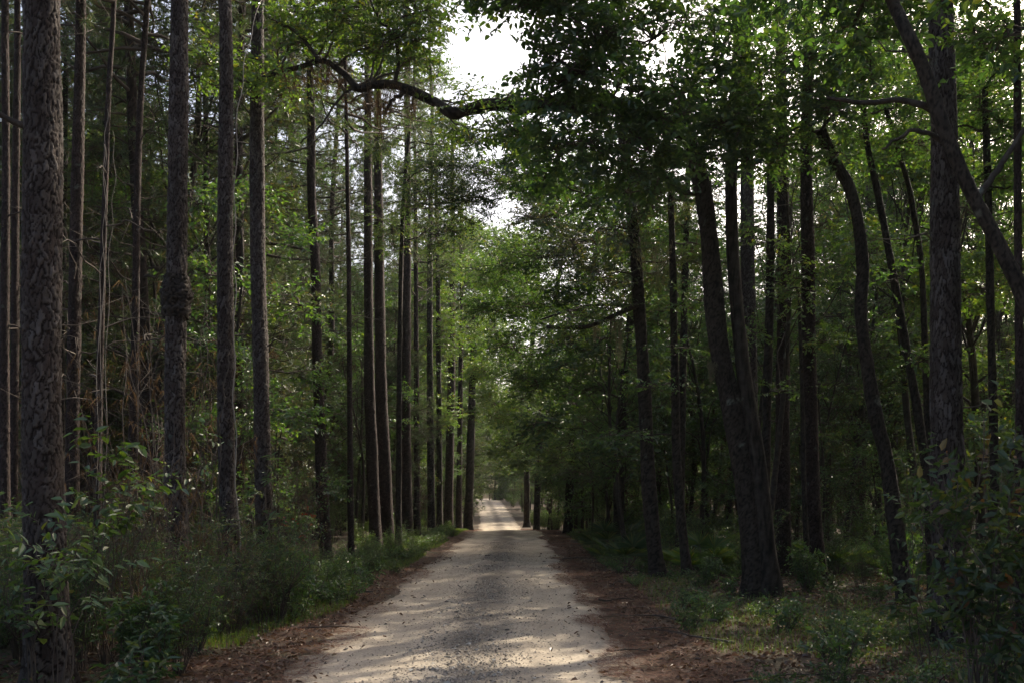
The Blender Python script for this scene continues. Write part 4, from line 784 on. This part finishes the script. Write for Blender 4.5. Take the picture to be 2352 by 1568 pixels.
# ------------------------------------------------------------------ single plants near the camera
R = np.random.default_rng(107)
def leafy_branch(name, label, cat, base, tips, leaf, L, W, nl, ns, seed_r=.006, stem='twig', ls=(.25, .5), flat=.3):
    base = A(base, float); o = thing(name, label, cat, base); st, lf = MB(), MB()
    for tp in tips:
        p = limb(st, (0, 0, -.05), A(tp) - base, seed_r, seed_r * .4, 10, .10, 5, arch=.10)
        q = R.uniform(4, 9, ns); pts = np.stack([np.interp(q, np.arange(10), p[:, a]) for a in range(3)], -1)
        D = R.normal(size=(ns, 3)) * A([1, 1, .35]) + unit(p[-1] - p[5]) * .6; spray(lf, st, pts, D, R.uniform(*ls, ns), nl, L, W, flat, .0025)
    link("stems", st.mesh("stems", M[stem]), o); link("leaves", lf.mesh("leaves", M[leaf], False), o); return o
gp = lambda px, Y: (X(px, Y), Y, float(ground_z(X(px, Y), Y)))
leafy_branch("sapling", "broad-leaved sapling catching light between the nearest trunk and scaly pine", "sapling", gp(240, 9.6), [P(a, b_, 9.6) for a, b_ in ((170, 1010), (230, 1000), (290, 1020), (340, 1040), (200, 1060), (330, 1015))], 'leaf_fresh', .115, .55, 8, 6)
leafy_branch("sapling", "sapling with drooping long leaves in front of the nearest thick trunk's foot", "sapling", gp(130, 7.9), [P(a, b_, 7.9) for a, b_ in ((90, 1190), (150, 1185), (190, 1230), (120, 1250), (240, 1200), (275, 1215))], 'leaf_fresh', .11, .36, 8, 6)
leafy_branch("creeper", "round-leaved creeper on the nearest thick trunk's foot", "vine", gp(70, 8.2), [P(a, b_, 8.15) for a, b_ in ((60, 1290), (100, 1310), (130, 1280), (70, 1370), (90, 1420), (20, 1250))], 'leaf_shrub', .085, .85, 6, 5)
leafy_branch("sapling", "thin sapling holding bright leaves across the scaly pine trunk", "sapling", gp(420, 11.6), [P(a, b_, 11.4) for a, b_ in ((440, 915), (452, 940), (400, 970), (470, 965))], 'leaf_fresh', .085, .5, 7, 3, ls=(.15, .3))
leafy_branch("sapling", "sapling with whorled narrow leaves before the straight grey pine", "sapling", gp(600, 14.5), [P(a, b_, 14.5) for a, b_ in ((560, 1080), (640, 1050), (540, 1130), (610, 1100), (650, 1180))], 'leaf_shrub', .13, .24, 9, 5, ls=(.12, .25))
leafy_branch("sapling", "broad-leaved weed low at the bottom left in front of the thicket", "sapling", gp(300, 7.6), [P(a, b_, 7.6) for a, b_ in ((250, 1520), (300, 1510), (330, 1490), (270, 1560), (360, 1540))], 'leaf_shrub', .12, .4, 7, 4, ls=(.12, .25))
leafy_branch("red_sapling", "small sapling with glowing orange-red leaves beside the crooked pine's foot", "sapling", gp(700, 23.5), [P(a, b_, 23.3) for a, b_ in ((712, 1175), (700, 1168), (655, 1188), (690, 1200))], 'leaf_red', .12, .6, 6, 3, ls=(.1, .22))
leafy_branch("foreground_bush", "large dark broad-leaved bush filling the lower right corner", "shrub", gp(2260, 6.8), [P(a, b_, 6.8 + R.uniform(-.6, .5)) for a, b_ in ((2110, 1180), (2160, 1060), (2210, 1000), (2260, 960), (2330, 1000), (2300, 1080), (2250, 1150), (2340, 1180), (2180, 1240), (2280, 1300), (2330, 1380), (2380, 1280), (2240, 1420), (2140, 1120), (2400, 1100), (2310, 1480), (2370, 960), (2200, 1110), (2290, 1210), (2170, 1320))], 'leaf_bush', .085, .55, 10, 9, .008, ls=(.2, .5), flat=.7)
leafy_branch("foreground_bush", "small-leaved bush in front of the furrowed pine's foot", "shrub", gp(2130, 9.0), [P(a, b_, 9.0) for a, b_ in ((2060, 1040), (2100, 1010), (2140, 1080), (2080, 1300), (2120, 1380), (2180, 1340), (2040, 1380), (2220, 1440))], 'leaf_shrub', .085, .5, 9, 7, ls=(.2, .4))
leafy_branch("hanging_twig", "two bright backlit leaves on a twig at the upper right frame edge", "twig", P(2240, -40, 6.5), [P(2165, 2, 6.5), P(2215, 5, 6.5)], 'leaf_fresh', .09, .6, 3, 2, .004, ls=(.08, .12))
leafy_branch("sapling", "bright leafy sapling tip shining at the right frame edge", "sapling", gp(2330, 13), [P(a, b_, 13) for a, b_ in ((2320, 790), (2310, 800), (2345, 800), (2330, 960))], 'leaf_fresh', .10, .5, 8, 4, ls=(.15, .3))

# fan palms
def palmetto(label, px, Y, n, fr, h, bright='leaf_fresh', tilt0=.5):
    o = thing("palmetto", label, "palm", gp(px, Y), "palmettos right of the road")
    for i in range(n):
        st, lf = MB(), MB(); an = i / n * 6.28 + R.uniform(-.4, .4); rise = R.uniform(.35, 1.2)
        d = unit(A([math.cos(an), math.sin(an), rise])); e = d * h * R.uniform(.7, 1.1)
        tube(st, catmull([(0, 0, -.03), e * .5 + A([0, 0, .06]), e], 8), np.linspace(.012, .006, 8), 5)
        up = unit(np.cross(np.cross(d, A([0, 0, 1.])), d)); sidev = np.cross(d, up); k = 26; a_ = np.linspace(-1.75, 1.75, k)
        D = np.cos(a_)[:, None] * d + np.sin(a_)[:, None] * sidev + up * .10 * np.abs(np.sin(a_))[:, None]
        leaves(lf, np.tile(e, (k, 1)), D, np.tile(up, (k, 1)) + R.normal(size=(k, 3)) * .15, fr * R.uniform(.85, 1.05, k), np.full(k, fr * .075), droop=.10, fold=.3)
        f = link("frond", lf.mesh("frond", M[bright], False), o); link("stalk", st.mesh("stalk", M['twig']), f)
palmetto("palmetto with a pale drooping fan left of the slim bending tree", 1440, 24, 9, .55, .75, 'leaf_shrub')
palmetto("sunlit palmetto fan glowing between the slim trunk and forked tree", 1615, 21.5, 11, .50, .85)
palmetto("palmetto half hidden behind the glowing one", 1650, 24.5, 9, .55, .8, 'leaf_deep')
palmetto("palmetto in the dark beside the ridged pine's foot", 1925, 21, 9, .5, .7)
palmetto("palmetto farther back along the right verge", 1400, 30, 9, .6, .9, 'leaf_shrub')
palmetto("small palmetto in the glimmering wood left of the furrowed pine", 2070, 20, 8, .45, .6)

# hanging moss
def moss(label, px, py, Y, ln, n, spread=.10, mt='moss', grp="moss hanging from the branches"):
    p = P(px, py, Y); mb = MB()
    for i in range(n):
        a = A([R.normal() * spread, R.normal() * spread, R.uniform(-.03, .03)]); l = ln * R.uniform(.35, 1.0)
        k = 9; t = np.linspace(0, 1, k)[:, None]; pa = a * (1 - .5 * t) + A([0, 0, -l]) * t + np.cumsum(R.normal(size=(k, 3)) * .007, 0)
        prisms(mb, pa[:-1], pa[1:], .004, .003)
        needles(mb, pa[1:], np.tile(A([[0, 0, -1.]]), (k - 1, 1)), 7, .06, .005, .7)
    o = link("hanging_moss", mb.mesh("hanging_moss", M[mt], False), loc=p); tag(o, label, "moss", grp); return o
moss("long pale strand of moss hanging below the low mossy branch", 1422, 722, 20.6, 1.1, 16, .05)
moss("short wisp of moss beside the long pale strand", 1408, 728, 20.6, .5, 8, .04)
moss("wisp of moss on the outer end of the low branch", 1370, 742, 20.6, .4, 8, .05)
moss("lit tuft of moss on the forked tree's left side", 1634, 830, 16.9, .45, 12, .04)
moss("brown fringe of dead needles under the bend of the cross branch", 870, 198, 15.9, .75, 46, .30, 'needle_dead')
moss("thin fringe of dead needles left of the cross branch's fork", 745, 145, 16.0, .6, 26, .22, 'needle_dead')
moss("thin fringe of dead needles right of the twin pines on the cross branch", 940, 206, 15.8, .5, 16, .14, 'needle_dead')
moss("dangling dead needles near the cross branch's tip", 660, 165, 16.1, .6, 18, .2, 'needle_dead')
moss("grey moss veil hanging in the crown of the slim bending tree", 1500, 560, 20.3, .9, 20, .22)

# ------------------------------------------------------------------ ground cover
R = np.random.default_rng(108)
def strewn(n, sides, yr, dr, dpow=1.0, ypow=1.6):
    y = yr[0] + (yr[1] - yr[0]) * R.random(n) ** ypow; s = R.choice(sides, n); d = dr[0] + (dr[1] - dr[0]) * R.random(n) ** dpow
    x = road_x(y) + s * (HALF + d); return x, y, ground_z(x, y), d
def floor_z(x, y):
    d = side_dist(x, y); return np.where(d < 0, road_z(y) + .03 * smooth(0, .15, -d), ground_z(x, y))
# pine straw
mb = MB(); x, y, z, d = strewn(120000, [-1, 1, 1], (6.5, 80), (-.38, 1.15), 1.0); k_ = vnoise(x * 1.3, y * .8, 12.) + .35 > np.where(d < 0, .62 - d * 1.1, .25 + d * .55); x, y, z, d = x[k_], y[k_], z[k_], d[k_]
n = len(x); an = R.random(n) * 6.28; dv = np.stack([np.cos(an), np.sin(an), R.uniform(-.02, .22, n)], -1); l = R.uniform(.09, .20, n)[:, None]
a = np.stack([x, y, floor_z(x, y) + R.uniform(.004, .02, n)], -1); sdv = np.stack([-np.sin(an), np.cos(an), R.uniform(-.4, .4, n)], -1) * .0035
mb.add(np.stack([a - sdv, a + sdv, a + dv * l], 1).reshape(-1, 3), np.arange(3 * n).reshape(-1, 3))
tag(link("pine_straw", mb.mesh("pine_straw", M['straw'], False)), "rust-brown fallen pine needles along both road edges", "pine straw", kind="stuff")
# dead leaves
mb = MB()
for cnt, sides, yr, dr, pw in ((36000, [1], (6, 34), (.3, 8), .9), (9000, [-1], (6, 26), (.1, 2.6), 1.0), (320, [-1, 1], (7, 30), (-.9, .1), .4)):
    x, y, z, d = strewn(cnt, sides, yr, dr, pw); n = len(x); an = R.random(n) * 6.28
    L_ = R.uniform(.035, .085, n); leaves(mb, np.stack([x, y, floor_z(x, y) + R.uniform(.004, .03, n)], -1), np.stack([np.cos(an), np.sin(an), R.normal(size=n) * .25], -1), A([[0, 0, 1.]]) + R.normal(size=(n, 3)) * .4, L_, L_ * R.uniform(.4, .65, n), droop=.25, fold=.35)
tag(link("leaf_litter", mb.mesh("leaf_litter", M['litter'], False)), "curled dry brown leaves covering the verges", "leaf litter", kind="stuff")
# grass
def grass(cnt, side, yr, dr, h, patch, seed):
    mb = MB(); x, y, z, d = strewn(cnt, [side], yr, dr, 1.0, 1.2); k = vnoise(x * patch, y * patch, seed) > .45; x, y = x[k], y[k]; n = len(x)
    an = R.random(n) * 6.28; l = h * R.uniform(.4, 1.2, n)[:, None]; out = np.stack([np.cos(an), np.sin(an), np.zeros(n)], -1) * R.uniform(.15, .8, (n, 1)); sdv = np.stack([-np.sin(an), np.cos(an), np.zeros(n)], -1) * .003
    a = np.stack([x, y, ground_z(x, y) - .005], -1); m_ = a + out * l * .35 + A([0, 0, 1.]) * l * .7; e = a + out * l + A([0, 0, 1.]) * l * .85
    V = np.stack([a - sdv, a + sdv, m_ + sdv * .8, m_ - sdv * .8, e], 1).reshape(-1, 3); b_ = (np.arange(n) * 5)[:, None]
    mb.add(V, [b_ + A([[0, 1, 2, 3]]), b_ + A([[3, 2, 4]])]); return mb
tag(link("grass", grass(44000, -1, (11, 70), (.45, 2.4), .15, .5, 3.0).mesh("grass", M['grass'], False)), "thin green grass on the left verge", "grass", kind="stuff")
tag(link("grass", grass(34000, 1, (8, 55), (1.0, 4.5), .13, .4, 7.0).mesh("grass", M['grass'], False)), "thin green grass on the right verge under the slim trees", "grass", kind="stuff")
# ground cover leaves
mb = MB()
for cnt, side, yr, dr in ((30000, 1, (6.5, 30), (1.4, 11)), (14000, -1, (7, 30), (.8, 8)), (7000, -1, (14, 46), (.5, 2.5))):
    x, y, z, d = strewn(cnt, [side], yr, dr, .9); k = vnoise(x * .7, y * .7, 4.0) > .52; x, y = x[k], y[k]; n = len(x); an = R.random(n) * 6.28
    L_ = R.uniform(.03, .065, n); leaves(mb, np.stack([x, y, ground_z(x, y) + R.random(n) ** 1.5 * .18 + .01], -1), np.stack([np.cos(an), np.sin(an), R.normal(size=n) * .3], -1), A([[0, 0, 1.]]) + R.normal(size=(n, 3)) * .45, L_, L_ * R.uniform(.45, .8, n))
tag(link("ground_cover", mb.mesh("ground_cover", M['leaf_shrub'], False)), "small-leaved green ground cover over the forest floor", "ground cover", kind="stuff")
# loose stones
mb = MB(); n1, n2 = 15000, 5200
y = np.concatenate([7.5 + 30 * R.random(n1) ** 1.7, 7.5 + 22 * R.random(n2) ** 1.5]); s = np.concatenate([R.normal(size=n1) * .34, R.uniform(-1.75, 1.75, n2)]); n = n1 + n2
rad = R.uniform(.005, .015, n) * np.where(R.random(n) < .07, R.uniform(1.4, 2.4, n), 1); x = road_x(y) + s
base = A([[1, 0, 0], [-.6, .8, .1], [-.5, -.85, 0], [.1, .1, .75], [.5, .7, .35], [.4, -.7, .4], [-.8, 0, .45]], float)
th = R.random(n) * 6.28; cs, sn = np.cos(th), np.sin(th); sc3 = R.uniform(.6, 1.3, (n, 1, 3)) * rad[:, None, None]; B0 = base[None] * sc3 * (1 + R.normal(size=(n, 7, 1)) * .12)
V = np.stack([B0[..., 0] * cs[:, None] - B0[..., 1] * sn[:, None] + x[:, None], B0[..., 0] * sn[:, None] + B0[..., 1] * cs[:, None] + y[:, None], B0[..., 2] + (road_z(y) + .031 + .018 * (np.cos(s * 1.6) - .6))[:, None]], -1)
tri = A([[0, 4, 5], [0, 1, 4], [1, 6, 4], [1, 2, 6], [2, 5, 6], [2, 0, 5], [4, 6, 3], [6, 5, 3], [5, 4, 3]])
mb.add(V.reshape(-1, 3), ((np.arange(n) * 7)[:, None, None] + tri[None]).reshape(-1, 3))
tag(link("loose_gravel", mb.mesh("loose_gravel", M['stone'], False)), "loose grey stones strewn down the middle of the road", "gravel", kind="stuff")
# fallen twigs on the road
for px, py, ln, an, lab in ((1010, 1392, .0, 0, None), (760, 1446, .75, .05, "thin fallen twig at the left road edge"), (1440, 1500, .45, .0, "short fallen twig on the right wheel track near the bottom"), (1520, 1450, .5, .1, "dark fallen stick lying across the right road edge"), (1120, 1280, .15, .2, "tiny dark clod of bark in the middle of the road")):
    if lab is None: continue
    Y = F * EYE / (py - HY); x0 = X(px, Y); mb = MB(); k = 9; t = np.linspace(-.5, .5, k)
    pa = np.stack([t * ln * math.cos(an), t * ln * math.sin(an) + .03 * np.sin(t * 6), .004 + .010 * np.cos(t * 5)], -1); tube(mb, pa, np.linspace(.011, .005, k), 6, .25)
    for j in (3, 6): prisms(mb, pa[j:j + 1], pa[j:j + 1] + A([[.08, .07, .02]]) * R.uniform(.5, 1.4), .004, .002)
    o = link("fallen_twig", mb.mesh("fallen_twig", M['twig']), loc=(x0, Y, float(floor_z(x0, Y)) + .035)); tag(o, lab, "twig")

# fallen sticks and a few dead stems on the verges
R = np.random.default_rng(310)
for i in range(16):
    y = R.uniform(8.5, 30); sd_ = R.choice([-1, 1, 1]); x = float(road_x(y)) + sd_ * (HALF + R.uniform(.3, 3.2)); k = 12; ln = R.uniform(.5, 1.8); an = R.random() * 3.14
    t = np.linspace(-.5, .5, k); mb = MB(); pa = np.stack([t * ln * math.cos(an) + .05 * np.sin(t * 7), t * ln * math.sin(an) + .05 * np.cos(t * 9), .015 + .03 * np.abs(np.sin(t * 5 + i))], -1)
    tube(mb, pa, np.linspace(R.uniform(.010, .022), .005, k), 6, .3)
    for j in (3, 5, 8): prisms(mb, pa[j:j + 1], pa[j:j + 1] + A([[R.normal() * .15, R.normal() * .15, .05]]), .005, .002)
    o = link("fallen_stick", mb.mesh("fallen_stick", M['twig']), loc=(x, y, float(ground_z(x, y)) + .02)); tag(o, "dead stick lying in the litter of the road verge", "stick", "fallen sticks on the verges")
# hazy forest air
HAZE = 0.00018
m, t, out, N = mat("haze"); pv = N("ShaderNodeVolumePrincipled", Density=HAZE, Anisotropy=.35); pv.inputs["Color"].default_value = (.93, .96, .9, 1); t.links.new(pv.outputs[0], out.inputs["Volume"])
mb = MB(); x0, x1, y0, y1, z0, z1_ = -150, 150, -70, 260, -8, 50
mb.add([(x, y, z) for x in (x0, x1) for y in (y0, y1) for z in (z0, z1_)], A([[0, 1, 3, 2], [4, 6, 7, 5], [0, 4, 5, 1], [2, 3, 7, 6], [0, 2, 6, 4], [1, 5, 7, 3]]))
tag(link("haze", mb.mesh("haze", m, False)), "thin pale haze in the forest air down the road", "haze", kind="stuff")
